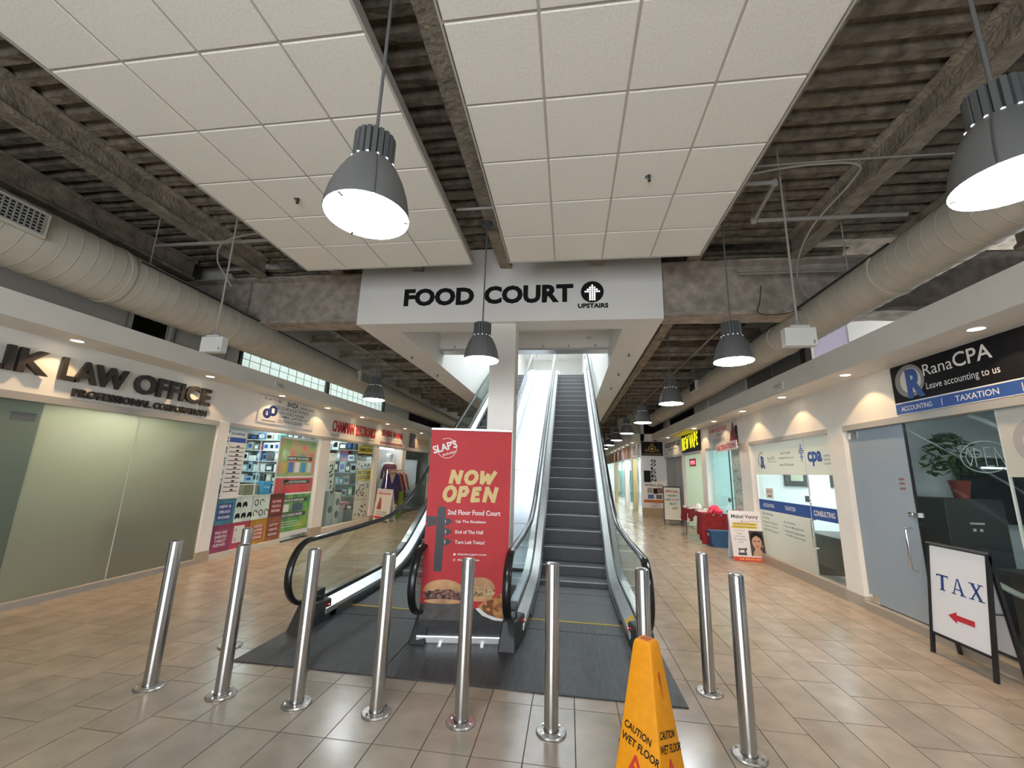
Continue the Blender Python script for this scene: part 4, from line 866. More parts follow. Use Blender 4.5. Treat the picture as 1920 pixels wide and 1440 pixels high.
mb = MB(); mb.tube([(-1.30, 4.15, 4.6), (-.79, 4.15, 4.6)], .016, n=10); mb.build('cross_pipe', PIPE, smooth=True, label='short pipe crossing the gap between the two ceiling clouds', cat='pipe')
for z, lab in ((4.28, 'upper one of the twin pipes in front of the right girder'), (4.235, 'lower one of the twin pipes in front of the right girder')):
    mb = MB(); mb.tube([(2.45, 5.95, z+.32), (3.9, 5.95, z+.32)], .014, n=8); mb.build('cross_pipe', PIPE, smooth=True, label=lab, cat='pipe', group='twin pipes before the right girder')
pipe_thing('cable', [(3.235, 4.3, 4.03), (3.24, 5.4, 4.04), (3.23, 6.6, 4.04), (3.24, 8.0, 4.05), (3.24, 9.5, 4.05)], .012, 'black cable draped along the right duct', 'cable', BLACK)
pipe_thing('cable', [(2.78, 6.03, 4.40), (2.74, 6.02, 4.15), (2.70, 6.0, 3.96), (2.95, 5.9, 3.90), (3.21, 5.9, 3.97)], .006, 'black cable hanging down the right girder', 'cable', BLACK)
pipe_thing('cable', [(-5.21, 4.0, 4.02), (-5.25, 5.2, 4.03), (-5.27, 6.2, 4.02), (-5.28, 7.6, 4.01), (-5.30, 9.6, 4.0)], .012, 'black cable draped along the left duct', 'cable', BLACK)
pipe_thing('sprinkler_main', [(-4.55, 6.6, 4.18), (-4.5, 10, 4.18), (-4.45, 16, 4.18)], .025, 'brown painted pipe running under the left joists', 'pipe', mat('pipe_brown', (.30, .25, .19), .6))
pipe_thing('sprinkler_main', [(2.75, 6.6, 4.30), (2.75, 10, 4.30), (2.75, 17, 4.30)], .022, 'brown painted pipe running under the right joists', 'pipe', mat('pipe_brown', (.30, .25, .19), .6))
e = empty('twin_head_fixture', (-5.505, 7.05, 3.09), 'small clear twin-head fixture on the left soffit fascia', 'light fixture')
for dy in (-.06, .06):
    mb = MB(); mb.lathe([(.001, -.03), (.03, -.02), (.04, .0), (.03, .02), (.001, .03)], (-5.48, 7.05+dy, 3.10), n=14); mb.build('lamp_head', mat('clear_plastic_grey', (.42, .42, .40), .2), e, smooth=True)
mb = MB(); mb.box(-5.52, -5.50, 6.97, 7.13, 3.06, 3.16); mb.build('back_plate', WHITE_PAINT, e)
e = empty('twin_head_fixture', (3.43, 7.15, 3.10), 'small clear twin-head fixture on the right soffit fascia', 'light fixture')
for dy in (-.06, .06):
    mb = MB(); mb.lathe([(.001, -.03), (.03, -.02), (.04, .0), (.03, .02), (.001, .03)], (3.41, 7.15+dy, 3.13), n=14); mb.build('lamp_head', mat('clear_plastic_grey', (.42, .42, .40), .2), e, smooth=True)
mb = MB(); mb.box(3.43, 3.45, 7.07, 7.23, 3.08, 3.18); mb.build('back_plate', WHITE_PAINT, e)

# ================================================================= SHOP ROOMS
def room(name, xg, xb, y0, y1, zc, wc, fc, strength, ecol=(.92, .97, 1.0), panels=2, px=None):
    lo, hi = min(xg, xb), max(xg, xb); pm = mat(name + '_paint', wc, .8); tail = name[5:]
    MB().box(lo, hi, y0-.03, y0+.02, 0, zc).build(name + '_side', pm, kind='structure'); MB().box(lo, hi, y1-.02, y1+.03, 0, zc).build(name + '_side', pm, kind='structure')
    MB().box(xb-.03, xb+.03, y0+.021, y1-.021, 0, zc).build(name, pm, kind='structure')
    MB().box(lo, hi, y0+.021, y1-.021, -.004, .002).build('floor_' + tail, mat(name + '_floor', fc, .4), kind='structure')
    r_ = MB().box(lo, hi, y0, y1, zc, zc+.05).build('ceiling_' + tail, pm, kind='structure')
    if strength:
        for k in range(panels):
            yc = y0 + (y1-y0)*(k+.5)/panels; xc = px if px is not None else (xg+xb)/2
            mb_ = MB(); mb_.box(xc-.3, xc+.3, yc-.45, yc+.45, zc-.025, zc-.004); mb_.build('light_panel', emit_mat('shop_panel_%s' % name, ecol, strength), r_)
    return r_
room('wall_law_office', -6.2, -8.9, Y0+.1, 6.5, 2.75, (.36, .40, .34), (.03, .03, .03), 12.0, (1.0, 1.0, .84), 3, -6.72)
room('wall_phone_shop', -6.2, -8.6, 6.62, 9.55, 2.62, (.75, .80, .78), (.45, .43, .38), 3.6, (.88, .97, 1.0), 2, -7.0)
room('wall_electronics_shop', -6.2, -8.6, 9.85, 12.45, 2.62, (.55, .60, .58), (.25, .24, .22), 2.4, (.88, .97, 1.0), 2, -7.0)
room('wall_clothing_shop', -6.2, -9.0, 12.68, 14.65, 2.7, (.62, .64, .62), (.5, .48, .44), .7, (.95, .98, 1.0), 2, -7.2)
room('wall_dim_shop', -6.2, -9.0, 14.95, 17.7, 2.7, (.35, .37, .35), (.2, .2, .18), 1.2, (.95, .98, 1.0), 1)
mb = MB(); mb.box(-6.2, -6.1, 17.9, Y1, 0, 2.4); mb.build('wall_left_end', WHITE_PAINT, kind='structure')
room('wall_accounting_lobby', 4.05, 7.6, Y0+.1, 6.6, 2.75, (.60, .62, .64), (.16, .15, .14), 4.0, (.9, .96, 1.0), 2)
room('wall_accounting_office', 4.05, 7.2, 6.78, 9.75, 2.7, (.78, .82, .83), (.55, .52, .46), 8.0, (.92, .97, 1.0), 2)
room('wall_alteration_shop', 4.05, 7.0, 10.1, 12.7, 2.7, (.66, .80, .79), (.5, .48, .44), 5.0, (.88, .98, 1.0), 2)
room('wall_vape_shop', 4.05, 7.0, 12.95, 15.05, 2.7, (.60, .66, .58), (.4, .4, .36), 10.0, (.95, 1.0, .95), 1)
room('wall_wireless_shop', 4.05, 7.0, 15.15, 17.95, 2.7, (.45, .46, .45), (.3, .3, .28), 3.5, (.95, 1.0, 1.0), 1)
room('wall_far_shops', 3.13, 4.7, 18.2, 41, 2.7, (.80, .84, .84), (.5, .48, .44), 14.0, (.92, .98, 1.0), 8)

# ---- generic pieces
PCOL = [(.78, .80, .80), (.62, .66, .67), (.05, .055, .06), (.42, .50, .54), (.08, .17, .32), (.03, .03, .035), (.30, .05, .06), (.14, .34, .28), (.80, .80, .82), (.30, .50, .58), (.20, .22, .23), (.40, .38, .30)]
PM = [mat('product_%d' % i, c, .5) for i, c in enumerate(PCOL)]
pcount = [0]
def product(x, y, z, sx, sy, sz, label, group, k=None):
    m = PM[rnd.randrange(len(PM)) if k is None else k]
    key = ('pb', round(sx, 2), round(sy, 2), round(sz, 2), m.name)
    if key not in TXT:
        mb_ = MB(); mb_.box(-sx/2, sx/2, -sy/2, sy/2, 0, sz); me_ = mb_.mesh('boxed_product', bevel=.006); me_.materials.append(m); TXT[key] = me_
    o = bpy.data.objects.new('boxed_product', TXT[key]); col.objects.link(o); o.location = (x, y, z); BASE[o.name] = Vector((x, y, z)); tag(o, label, 'box', group); 
    lk = ('pl', round(sy, 2), round(sz, 2), sx > 0)
    m2 = [WHITE, INK, BLUE, OFFWHITE][rnd.randrange(4)]
    fx = sx/2 if x < 0 else -sx/2
    mb_ = MB(); mb_.box(x+fx-.0005, x+fx+.0015, y-sy*.33, y+sy*.33, z+sz*.25, z+sz*.75); mb_.build('pack_print', m2, o)
    return o
def shelf_unit(name, x0, x1, y0, y1, zs, label, back=True, mcol=(.70, .72, .72)):
    e_ = empty(name, ((x0+x1)/2, (y0+y1)/2, 0), label, 'shelf'); m = mat(name+'_m%02d' % int(mcol[0]*99), mcol, .5)
    for z in zs: mb_ = MB(); mb_.box(x0, x1, y0, y1, z-.02, z); mb_.build('shelf_board', m, e_)
    for y in (y0, y1-.02): mb_ = MB(); mb_.box(x0, x1, y, y+.02, 0, zs[-1]+.3); mb_.build('side_panel', m, e_)
    if back: xx = x0 if x0 < -5 else x1; mb_ = MB(); mb_.box(xx-.01, xx+.01, y0, y1, 0, zs[-1]+.3); mb_.build('back_panel', m, e_)
    return e_
def fill_shelf(xf, y0, y1, zs, depth, label, group, gap=.03, hmax=.28, wr=(.10, .24)):
    for zi, z in enumerate(zs):
        y = y0 + .05
        while y < y1 - .1:
            wy = round(rnd.uniform(*wr), 2); h = round(rnd.uniform(.5, 1.0)*hmax, 2)
            if y + wy > y1 - .03: break
            product(xf, y + wy/2, z, .14, wy, h, label, group); y += wy + rnd.uniform(.005, gap*2)

def shelf_side(name, x0, x1, y0, y1, zs, label, mcol=(.70, .72, .72)):
    # shelf against a partition, open towards the entrance
    e_ = empty(name, ((x0+x1)/2, (y0+y1)/2, 0), label, 'shelf'); m = mat('side_shelf_m%02d' % int(mcol[0]*99), mcol, .5)
    for z in zs: mb_ = MB(); mb_.box(x0, x1, y0, y1, z-.015, z); mb_.build('shelf_board', m, e_)
    for x in (x0, x1-.02): mb_ = MB(); mb_.box(x, x+.02, y0, y1, 0, zs[-1]+.25); mb_.build('side_panel', m, e_)
    mb_ = MB(); mb_.box(x0, x1, y1-.01, y1, 0, zs[-1]+.25); mb_.build('back_panel', m, e_)
def fill_side(yf, x0, x1, zs, nouns, place, group, hmax=.24, wr=(.09, .20), dark=None):
    ords = ['lowest', 'second lowest', 'middle', 'second highest', 'highest', 'topmost']
    for zi, z in enumerate(zs):
        x = x0 + .04
        while x < x1 - .1:
            wx = round(rnd.uniform(*wr), 2); h = round(rnd.uniform(.5, 1.0)*hmax, 2)
            if x + wx > x1 - .02: break
            k = rnd.randrange(len(PCOL)); o = product(x + wx/2, yf, z, wx, .14, h, '%s %s on the %s %s' % (PNAME[k], nouns, ords[zi], place), group, k); x += wx + rnd.uniform(.005, .05)
            ch = o.children[0]; bpy.data.objects.remove(ch)
            mb_ = MB(); mb_.box(o.location.x-wx*.33, o.location.x+wx*.33, yf-.0715, yf-.0695, z+h*.25, z+h*.75); mb_.build('pack_print', [WHITE, INK, BLUE, OFFWHITE][rnd.randrange(4)], o)
def single_out(group):
    same = {}
    for o in col.objects:
        if o.get('group') == group: same.setdefault(o['label'], []).append(o)
    for lab, os_ in same.items():
        if len(os_) < 2: continue
        os_.sort(key=lambda q: q.location.x)
        for i, o in enumerate(os_): o['label'] = lab + ', ' + (['leftmost', 'second from left', 'third from left', 'fourth from left', 'fifth from left', 'sixth from left', 'seventh from left'][i] if i < len(os_)-1 else 'rightmost')
PNAME = ['white', 'pale grey', 'black', 'grey blue', 'navy', 'jet black', 'maroon', 'sea green', 'bright white', 'light blue', 'dark grey', 'khaki']
# ================================================================= LEFT: law office
w2 = empty('window_2', (-6.08, 3.0, .075), kind='structure')
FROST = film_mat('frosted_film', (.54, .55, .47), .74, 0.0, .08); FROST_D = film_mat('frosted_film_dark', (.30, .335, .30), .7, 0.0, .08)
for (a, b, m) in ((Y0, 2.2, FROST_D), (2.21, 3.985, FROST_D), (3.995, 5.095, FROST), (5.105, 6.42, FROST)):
    mb = MB(); mb.box(-6.085, -6.073, a, b, .075, 2.26); mb.build('frosted_pane', m, w2)
mb = MB(); mb.box(-6.09, -6.07, 5.094, 5.106, .075, 2.26); mb.build('glass_joint', mat('joint_pale', (.6, .64, .62), .2), w2)
mb = MB(); mb.box(-6.072, -6.068, 3.72, 3.94, 2.03, 2.12); mb.build('grey_sticker', mat('grey_sticker', (.12, .13, .14), .5), w2)
e = empty('shade_block', (-6.55, 4.9, 0), 'dark block added behind the frosted law office glass to shade it', 'cabinet')  # block added to keep light off the lower frosted glass
for (a, b, z) in ((4.3, 4.8, .85), (4.85, 6.3, 1.32)): mb = MB(); mb.box(-6.75, -6.3, a, b, 0, z); mb.build('cabinet_body', mat('shade_block_dark', (.05, .05, .05), .6), e, bevel=.01)
e = empty('law_office_sign', (XL+.02, 4.7, 2.36), 'large black raised letters of the law office sign on the left', 'sign')
S = left_surf(0, 0)
LETM = mat('letter_dark_brown', (.030, .024, .021), .5)
mount_letters(S, 'LIK', 3.30, 2.545, .275, .60, LETM, e, th=.045, bold=.03, c=.02)
mount_letters(S, 'LAW', 4.01, 2.545, .275, .76, LETM, e, th=.045, bold=.03, c=.02)
mount_letters(S, 'OFFICE', 4.87, 2.545, .285, 1.25, LETM, e, th=.045, bold=.03, c=.02)
mount_letters(S, 'PROFESSIONAL', 4.19, 2.37, .10, .98, LETM, e, th=.03, bold=.025, c=.015)
mount_letters(S, 'CORPORATION', 5.21, 2.37, .10, .90, LETM, e, th=.03, bold=.025, c=.015)

# ================================================================= LEFT: phone repair shop
e = empty('phone_shop_sign', (XL, 8.18, 2.44), 'white cellular and electronics repair sign with blue round logos', 'sign')
S = left_surf(7.28, 2.43); mb = MB(); S.rect(mb, 0, 1.82, 0, .555, .001, .02); pn = mb.build('panel', OFFWHITE, e, bevel=.004)
SID = mat('sign_ink_dark', (.03, .035, .07), .5); mb = MB(); TL(S, SID, pn, 'PH: 647-771-7863', .12, .465, .055, .50, .021); TL(S, SID, pn, 'SHIZA', .80, .425, .10, .38, .021, bold=.03); TL(S, SID, pn, 'REPAIRING CENTER', 1.24, .425, .055, .52, .021)
TL(S, SID, pn, 'CELLULAR & ELECTRONICS', .45, .325, .075, 1.12, .021); TL(S, SID, pn, 'UNLOCKED PHONES', .58, .235, .065, .84, .021); TL(S, SID, pn, 'GAMES, LAPTOPS', .60, .15, .065, .80, .021); TL(S, SID, pn, 'CELL PHONE ACCESSORIES', .58, .06, .065, .80, .021)
S.ring(mb, 1.56, .16, .14, .07, .01, .021, 4, 45, 405); S.stroke(mb, [(1.5, .2), (1.6, .12)], .01, .021); S.rect(mb, .12, .5, .045, .06, .0205, .0215); mb.build('device_drawing', SID, pn)
mb = MB(); S.ell(mb, .24, .20, .12, .10, .0205, .0215); S.ell(mb, .40, .27, .13, .11, .0205, .022); mb.build('blue_roundel', NAVY, pn)
mb = MB(); S.text(mb, 'a', .20, .16, .08, None, .0225); S.rect(mb, .36, .44, .22, .32, .0222, .0228); mb.build('roundel_mark', WHITE, pn)
w3 = empty('window_3', (-6.08, 7.5, .08), kind='structure')
mb = MB(); mb.box(-6.085, -6.075, 6.67, 8.46, .09, 2.27); mb.build('pane', GLASS, w3)
mb = MB(); mb.box(-6.11, -6.04, 6.66, 8.47, 0, .09); mb.build('sill', mat('sill_cream', (.62, .58, .5), .5), w3)
for y in (7.55, ): mb = MB(); mb.box(-6.09, -6.07, y-.005, y+.005, .09, 2.27); mb.build('glass_joint', mat('joint_pale', (.6, .64, .62), .2), w3)
# paper list on the glass
e = empty('price_list_sheet', (-6.07, 6.95, 1.0), 'tall white price list sheet stuck on the phone shop glass', 'poster'); S = left_surf(6.73, 1.0, -.02)
mb = MB(); S.rect(mb, 0, .42, 0, 1.22, .0, .002); sh = mb.build('sheet', OFFWHITE, e); mb = MB()
for k in range(11): z = .12 + .078*k; S.rect(mb, .05, .38, z, z+.012, .002, .003); S.rect(mb, .20, .27, z+.02, z+.045, .002, .003)
mb.build('list_rows', INK, sh); mb = MB(); S.rect(mb, .02, .40, 1.0, 1.09, .002, .003); mb.build('blue_band', BLUE, sh); mb = MB(); S.text(mb, 'Sanding', .04, 1.13, .05, .3, .003); mb.build('lettering', BLUE, sh)
# lower posters
PO = [('teal poster reading NEW & OPEN BOX PHONES on the phone shop window', 0, 0, (.05, .20, .27), ['NEW &', 'OPEN BOX', 'PHONES'], (.03, .07, .25)), ('mint poster of game controllers on the phone shop window', 1, 0, (.55, .66, .60), None, None),
      ('mint poster of headphones and cables on the phone shop window', 2, 0, (.57, .68, .62), None, None), ('dark red poster reading CELL PHONE UNLOCK & REPAIR', 3, 0, (.12, .035, .03), ['CELL PHONE', 'UNLOCK &', 'REPAIR'], (.25, .03, .03)),
      ('magenta poster reading IPAD AND SAMSUNG TABLET REPAIR', 0, 1, (.28, .05, .13), ['IPAD AND', 'SAMSUNG', 'TABLET', 'REPAIR'], None), ('red poster with white tablets beside the magenta one', 1, 1, (.42, .06, .10), None, None),
      ('yellow poster reading VIDEO GAME SYSTEM REPAIR', 2, 1, (.48, .26, .03), ['VIDEO', 'GAME', 'SYSTEM', 'REPAIR'], (.42, .09, .03)), ('brown orange poster reading LAPTOP REPAIR', 3, 1, (.30, .11, .05), ['LAPTOP', 'COMPUTER', 'REPAIR'], (.22, .05, .04))]
for lab, ci, ri, c, words, boxc in PO:
    y0p = 6.69 + ci*.445; z0p = .56 - ri*.465; S = left_surf(y0p, z0p, -.022); e = empty('window_poster', (-6.07, y0p+.22, z0p), lab, 'poster', 'posters along the bottom of the phone shop window')
    mb = MB(); S.rect(mb, 0, .443, 0, .463, 0, .002); sh = mb.build('sheet', mat('poster_%d%d' % (ci, ri), c, .5, noise_amt=.25, noise_scale=3), e)
    if boxc: mb = MB(); S.rect(mb, .05, .38, .07, .36, .002, .003); mb.build('text_box', mat('poster_box_%d%d' % (ci, ri), boxc, .5), sh)
    if words:
        mb = MB()
        for i, t in enumerate(words): S.text(mb, t, .215, .36 - (i+1)*.28/len(words) + .015, .05, .26, .0035, align='C', bold=.02)
        mb.build('lettering', WP, sh)
    elif ri == 0:
        mb = MB()
        for q in range(5):
            a, b = .08 + .15*(q % 3), .12 + .2*(q // 3)
            if ci == 1: S.ell(mb, a, b, .055, .04, .002, .003, 16); S.ell(mb, a-.04, b-.03, .02, .035, .002, .003, 10); S.ell(mb, a+.04, b-.03, .02, .035, .002, .003, 10)
            else: S.ring(mb, a, b, .06, .06, .018, .002, 20, 0, 360 if q % 2 else 250)
        mb.build('product_print', INK, sh)
    else:
        mb = MB(); S.rect(mb, .05, .30, .10, .40, .002, .003); S.rect(mb, .28, .42, .06, .24, .0031, .0036); mb.build('tablet_print', OFFWHITE, sh)
        mb = MB(); S.ring(mb, .10, .33, .025, .025, .008, .0035, 14); S.ring(mb, .10, .16, .025, .025, .008, .0035, 14); S.ell(mb, .36, .15, .035, .035, .0037, .0042, 14); mb.build('tablet_detail', mat('tablet_green', (.05, .12, .10), .5), sh)
# tall door poster
e = empty('door_poster', (-6.08, 8.75, .1), 'tall green and red poster listing new phones, unlocking, repairs and accessories', 'poster'); S = left_surf(8.09, .10, -.04)
mb = MB(); S.rect(mb, 0, 1.36, 0, 2.13, 0, .006); sh = mb.build('sheet', mat('door_poster_white', (.72, .74, .72), .5), e)
def blotch(cs, nm, sc=3):
    m = mat(nm, cs[0], .5)
    nt = m.node_tree
    if not any(n.type == 'TEX_NOISE' for n in nt.nodes):
        tc = nt.nodes.new('ShaderNodeTexCoord'); n = nt.nodes.new('ShaderNodeTexNoise'); n.inputs['Scale'].default_value = sc; r = nt.nodes.new('ShaderNodeValToRGB'); els = r.color_ramp.elements
        while len(els) < len(cs): els.new(.5)
        for i, c in enumerate(cs): els[i].position = .3 + .4*i/(len(cs)-1); els[i].color = (*c, 1)
        nt.links.new(tc.outputs['Object'], n.inputs[0]); nt.links.new(n.outputs['Fac'], r.inputs[0]); nt.links.new(r.outputs[0], nt.nodes['Principled BSDF'].inputs['Base Color'])
    return m
secs = [(1.28, 2.08, [(.15, .42, .48), (.28, .45, .14), (.35, .50, .20), (.62, .30, .26), (.60, .20, .20)], 'top'), (.92, 1.24, [(.6, .06, .08), (.65, .08, .10), (.45, .2, .15)], 'unlock'), (.10, .88, [(.05, .12, .09), (.12, .40, .10), (.35, .42, .06)], 'green')]
for a, b, cs, nm in secs: mb = MB(); S.rect(mb, .03, 1.33, a, b, .006, .007); mb.build('colour_print', blotch(cs, 'door_poster_'+nm), sh)
mb = MB()
for z in (1.62, 1.11, .71, .40): S.rect(mb, .30, 1.20, z, z+.09, .007, .008)
mb.build('heading_band', mat('heading_band', (.05, .08, .07), .5), sh)
mb = MB()
for t, z in (('NEW PHONES', 1.64), ('DEVICE UNLOCKING', 1.13), ('DEVICE REPAIRS', .73), ('ACCESSORIES', .42)): S.text(mb, t, .36, z, .05, .72, .0085, bold=.02)
for q in range(3): S.rect(mb, .30, .95+.08*q, .30-.05*q, .31-.05*q, .0071, .0078)
mb.build('lettering', WHITE, sh)
mb = MB(); S.text(mb, 'UNLOCK & REPAIR', .35, 1.75, .06, .8, .0085, bold=.02); mb.build('lettering', mat('pink_ink', (.65, .25, .28), .5), sh)
for q, cc in enumerate(((.65, .42, .08), (.10, .18, .55), (.70, .72, .75), (.05, .30, .65), (.55, .70, .68))):
    mb = MB(); S.rect(mb, .16+.22*q, .32+.22*q, 1.36, 1.58, .0075, .0085); mb.build('phone_print', mat('phone_print_%d' % q, cc, .4), sh)
for q, cc in enumerate(((.7, .75, .70), (.06, .10, .16))): mb = MB(); S.rect(mb, .28+.42*q, .58+.48*q, .52, .68, .0075, .0085); mb.build('device_print', mat('device_print_%d' % q, cc, .4), sh)
# interior: shelves, boxes, counter
shelf_side('product_shelf', -8.45, -6.30, 9.16, 9.50, [.95, 1.20, 1.45, 1.70, 1.95, 2.2], 'white shelf full of phone accessories inside the phone shop')
fill_side(9.24, -8.42, -6.35, [.95, 1.20, 1.45, 1.70, 1.95, 2.2], 'accessory box', 'phone shop shelf', 'boxed accessories on the phone shop shelves', hmax=.23)
single_out('boxed accessories on the phone shop shelves')
e = empty('shop_counter', (-6.75, 7.7, 0), 'pale counter behind the phone shop window', 'counter')
mb = MB(); mb.box(-6.95, -6.45, 6.85, 8.35, 0, .97); mb.build('counter_body', mat('counter_pale', (.45, .45, .42), .5), e); mb = MB(); mb.box(-7.0, -6.40, 6.8, 8.4, .97, 1.0); mb.build('counter_top', OFFWHITE, e, bevel=.005)
e = empty('open_carton', (-6.6, 7.98, 1.0), 'open brown cardboard carton on the phone shop counter', 'carton'); mb = MB(); mb.box(-6.75, -6.45, 7.72, 8.10, 1.0, 1.2); mb.build('carton_body', mat('cardboard', (.36, .27, .17), .8), e)
mb = MB(); mb.hexa([(-6.75, 8.10, 1.2), (-6.45, 8.10, 1.2), (-6.45, 8.22, 1.02), (-6.75, 8.22, 1.02)], [(-6.75, 8.11, 1.205), (-6.45, 8.11, 1.205), (-6.45, 8.23, 1.025), (-6.75, 8.23, 1.025)]); mb.build('flap', mat('cardboard', (.36, .27, .17), .8), e)
e = empty('blue_box', (-6.42, 8.28, 1.0), 'bright blue product box at the end of the phone shop counter', 'box'); mb = MB(); mb.box(-6.5, -6.36, 8.14, 8.37, 1.0, 1.26); bxo = mb.build('box_body', mat('box_bright_blue', (.04, .32, .58), .5), e, bevel=.004)
S = Surf((-6.359, 8.14, 1.0), (0, 1, 0), (0, 0, 1), (1, 0, 0)); mb = MB(); S.text(mb, 'Sanding', .03, .12, .05, .17, .001); mb.build('lettering', WHITE, bxo)
e = empty('dark_printer', (-6.7, 7.25, 1.0), 'dark printer on the phone shop counter behind the glass', 'printer'); mb = MB(); mb.box(-6.9, -6.5, 7.05, 7.5, 1.0, 1.22); mb.build('printer_body', BLACK, e, bevel=.02, seg=2); mb = MB(); mb.box(-6.5, -6.4, 7.12, 7.43, 1.03, 1.05); mb.build('paper_tray', OFFWHITE, e)
e = empty('door_lever', (-6.0, 8.42, 1.12), 'black door lever by the phone shop entrance', 'handle'); mb = MB(); mb.cyl((-6.05, 8.42, 1.28), (-5.99, 8.42, 1.28), .025, n=12); mb.build('rose', BLACK, e); mb = MB(); mb.tube([(-5.99, 8.42, 1.28), (-5.99, 8.40, 1.18), (-5.99, 8.43, 1.12)], .012, n=8); mb.build('lever', CHROME, e)

# ================================================================= LEFT: electronics shop
e = empty('electronics_sign', (XL, 11.1, 2.45), 'red CHAMPIAN ELECTRONICS letters on the white band', 'sign'); S = left_surf(0, 0)
mount_letters(S, 'CHAMPIAN', 9.93, 2.50, .30, 1.08, mat('sign_red', (.42, .025, .035), .45), e, th=.015, bold=.02); mount_letters(S, 'ELECTRONICS', 11.14, 2.50, .30, 1.20, mat('sign_red2', (.55, .045, .03), .45), e, th=.015, bold=.02)
TL(S, INK, e, 'Unit #152', 9.93, 2.39, .05, .36, .002); TL(S, INK, e, 'SINCE 2001', 11.95, 2.40, .04, .36, .002)
w4 = empty('window_4', (-6.08, 11.15, .1), kind='structure'); mb = MB(); mb.box(-6.085, -6.075, 9.92, 12.42, .12, 2.27); mb.build('pane', GLASS, w4); mb = MB(); mb.box(-6.11, -6.03, 9.92, 12.42, 0, .12); mb.build('sill', mat('sill_cream', (.62, .58, .5), .5), w4)
for (lab, nm, a0, a1, b0_, b1_, words) in (('yellow GAMING ZONE poster in the electronics window', 'gaming_poster', 11.45, 12.36, 2.02, 2.25, ['GAMING ZONE']), ('yellow INK TONER & CARTRIDGES poster in the electronics window', 'ink_poster', 11.50, 12.38, 1.22, 1.55, ['INK TONER', '& CARTRIDGES'])):
    S = left_surf(a0, b0_, -.03); e = empty(nm, (-6.07, (a0+a1)/2, b0_), lab, 'poster'); mb = MB(); S.rect(mb, 0, a1-a0, 0, b1_-b0_, 0, .002); sh = mb.build('sheet', YELLOW, e); mb = MB()
    for i, t in enumerate(words): S.text(mb, t, (a1-a0)/2, .04 + (len(words)-1-i)*.14, .11, .78, .003, align='C', bold=.03)
    mb.build('lettering', INK, sh)
for (lab, nm, a0, a1, b0_, b1_, n) in (('white poster of cables under the yellow gaming poster', 'cable_poster', 11.45, 12.36, 1.58, 1.80, 9), ('dark poster of lenses below the yellow gaming poster', 'lens_poster', 11.45, 12.36, 1.81, 2.01, 7), ('white poster of cartridges under the yellow ink poster', 'cartridge_poster', 11.50, 12.38, .70, 1.20, 20), ('white product poster at the bottom of the electronics window', 'product_poster', 11.50, 12.38, .14, .68, 12), ('narrow white list down the left of the electronics window', 'list_poster', 9.98, 10.32, 1.0, 1.95, 14)):
    S = left_surf(a0, b0_, -.03); e = empty(nm, (-6.07, (a0+a1)/2, b0_), lab, 'poster'); mb = MB(); S.rect(mb, 0, a1-a0, 0, b1_-b0_, 0, .002); sh = mb.build('sheet', mat('poster_dark', (.06, .06, .065), .5) if 'lens' in nm else OFFWHITE, e); mb = MB()
    for q in range(n):
        a, b = rnd.uniform(.05, a1-a0-.07), rnd.uniform(.03, b1_-b0_-.06)
        if rnd.random() < .5: S.ell(mb, a, b+.02, .035, .025, .002, .003, 12)
        else: S.rect(mb, a-.03, a+.04, b, b+.05, .002, .003)
    mb.build('product_print', mat('print_grey', (.3, .3, .3), .5) if 'lens' in nm else INK, sh)
shelf_side('electronics_shelf', -8.45, -6.30, 12.05, 12.40, [.35, .75, 1.10, 1.45, 1.80, 2.12], 'shelf crowded with gadgets inside the electronics shop', (.45, .5, .48))
fill_side(12.13, -8.42, -6.33, [.35, .75, 1.10, 1.45, 1.80, 2.12], 'gadget box', 'electronics shop shelf', 'gadget boxes on the electronics shop shelves', hmax=.32, wr=(.10, .26))
single_out('gadget boxes on the electronics shop shelves')
for k, (y, h, lab) in enumerate(((10.35, 1.0, 'tall grey loudspeaker at the left of the electronics window'), (10.85, 1.35, 'pale tower loudspeaker in the middle of the electronics window'), (11.2, .9, 'white loudspeaker beside the yellow ink poster'))):
    e = empty('loudspeaker', (-6.55, y, .0), lab, 'loudspeaker'); mb = MB(); mb.box(-6.7, -6.4, y-.15, y+.15, 0, h); bd_ = mb.build('cabinet', [mat('speaker_dark', (.06, .06, .065), .5), mat('speaker_pale', (.5, .52, .52), .5), OFFWHITE][k], e, bevel=.015, seg=2)
    for z in (h*.35, h*.72): mb = MB(); mb.cyl((-6.402, y, z), (-6.39, y, z), .10, .085, n=24); mb.build('driver', mat('driver_grey', (.10, .10, .11), .4), bd_)
e = empty('display_stool', (-6.45, 11.5, 0), 'pink topped display stand low in the electronics window', 'stand'); mb = MB(); mb.box(-6.6, -6.3, 11.3, 11.7, .55, .62); mb.build('stand_top', mat('pinkish', (.55, .22, .24), .5), e); mb = MB(); mb.box(-6.5, -6.4, 11.45, 11.55, 0, .55); mb.build('stand_leg', OFFWHITE, e)

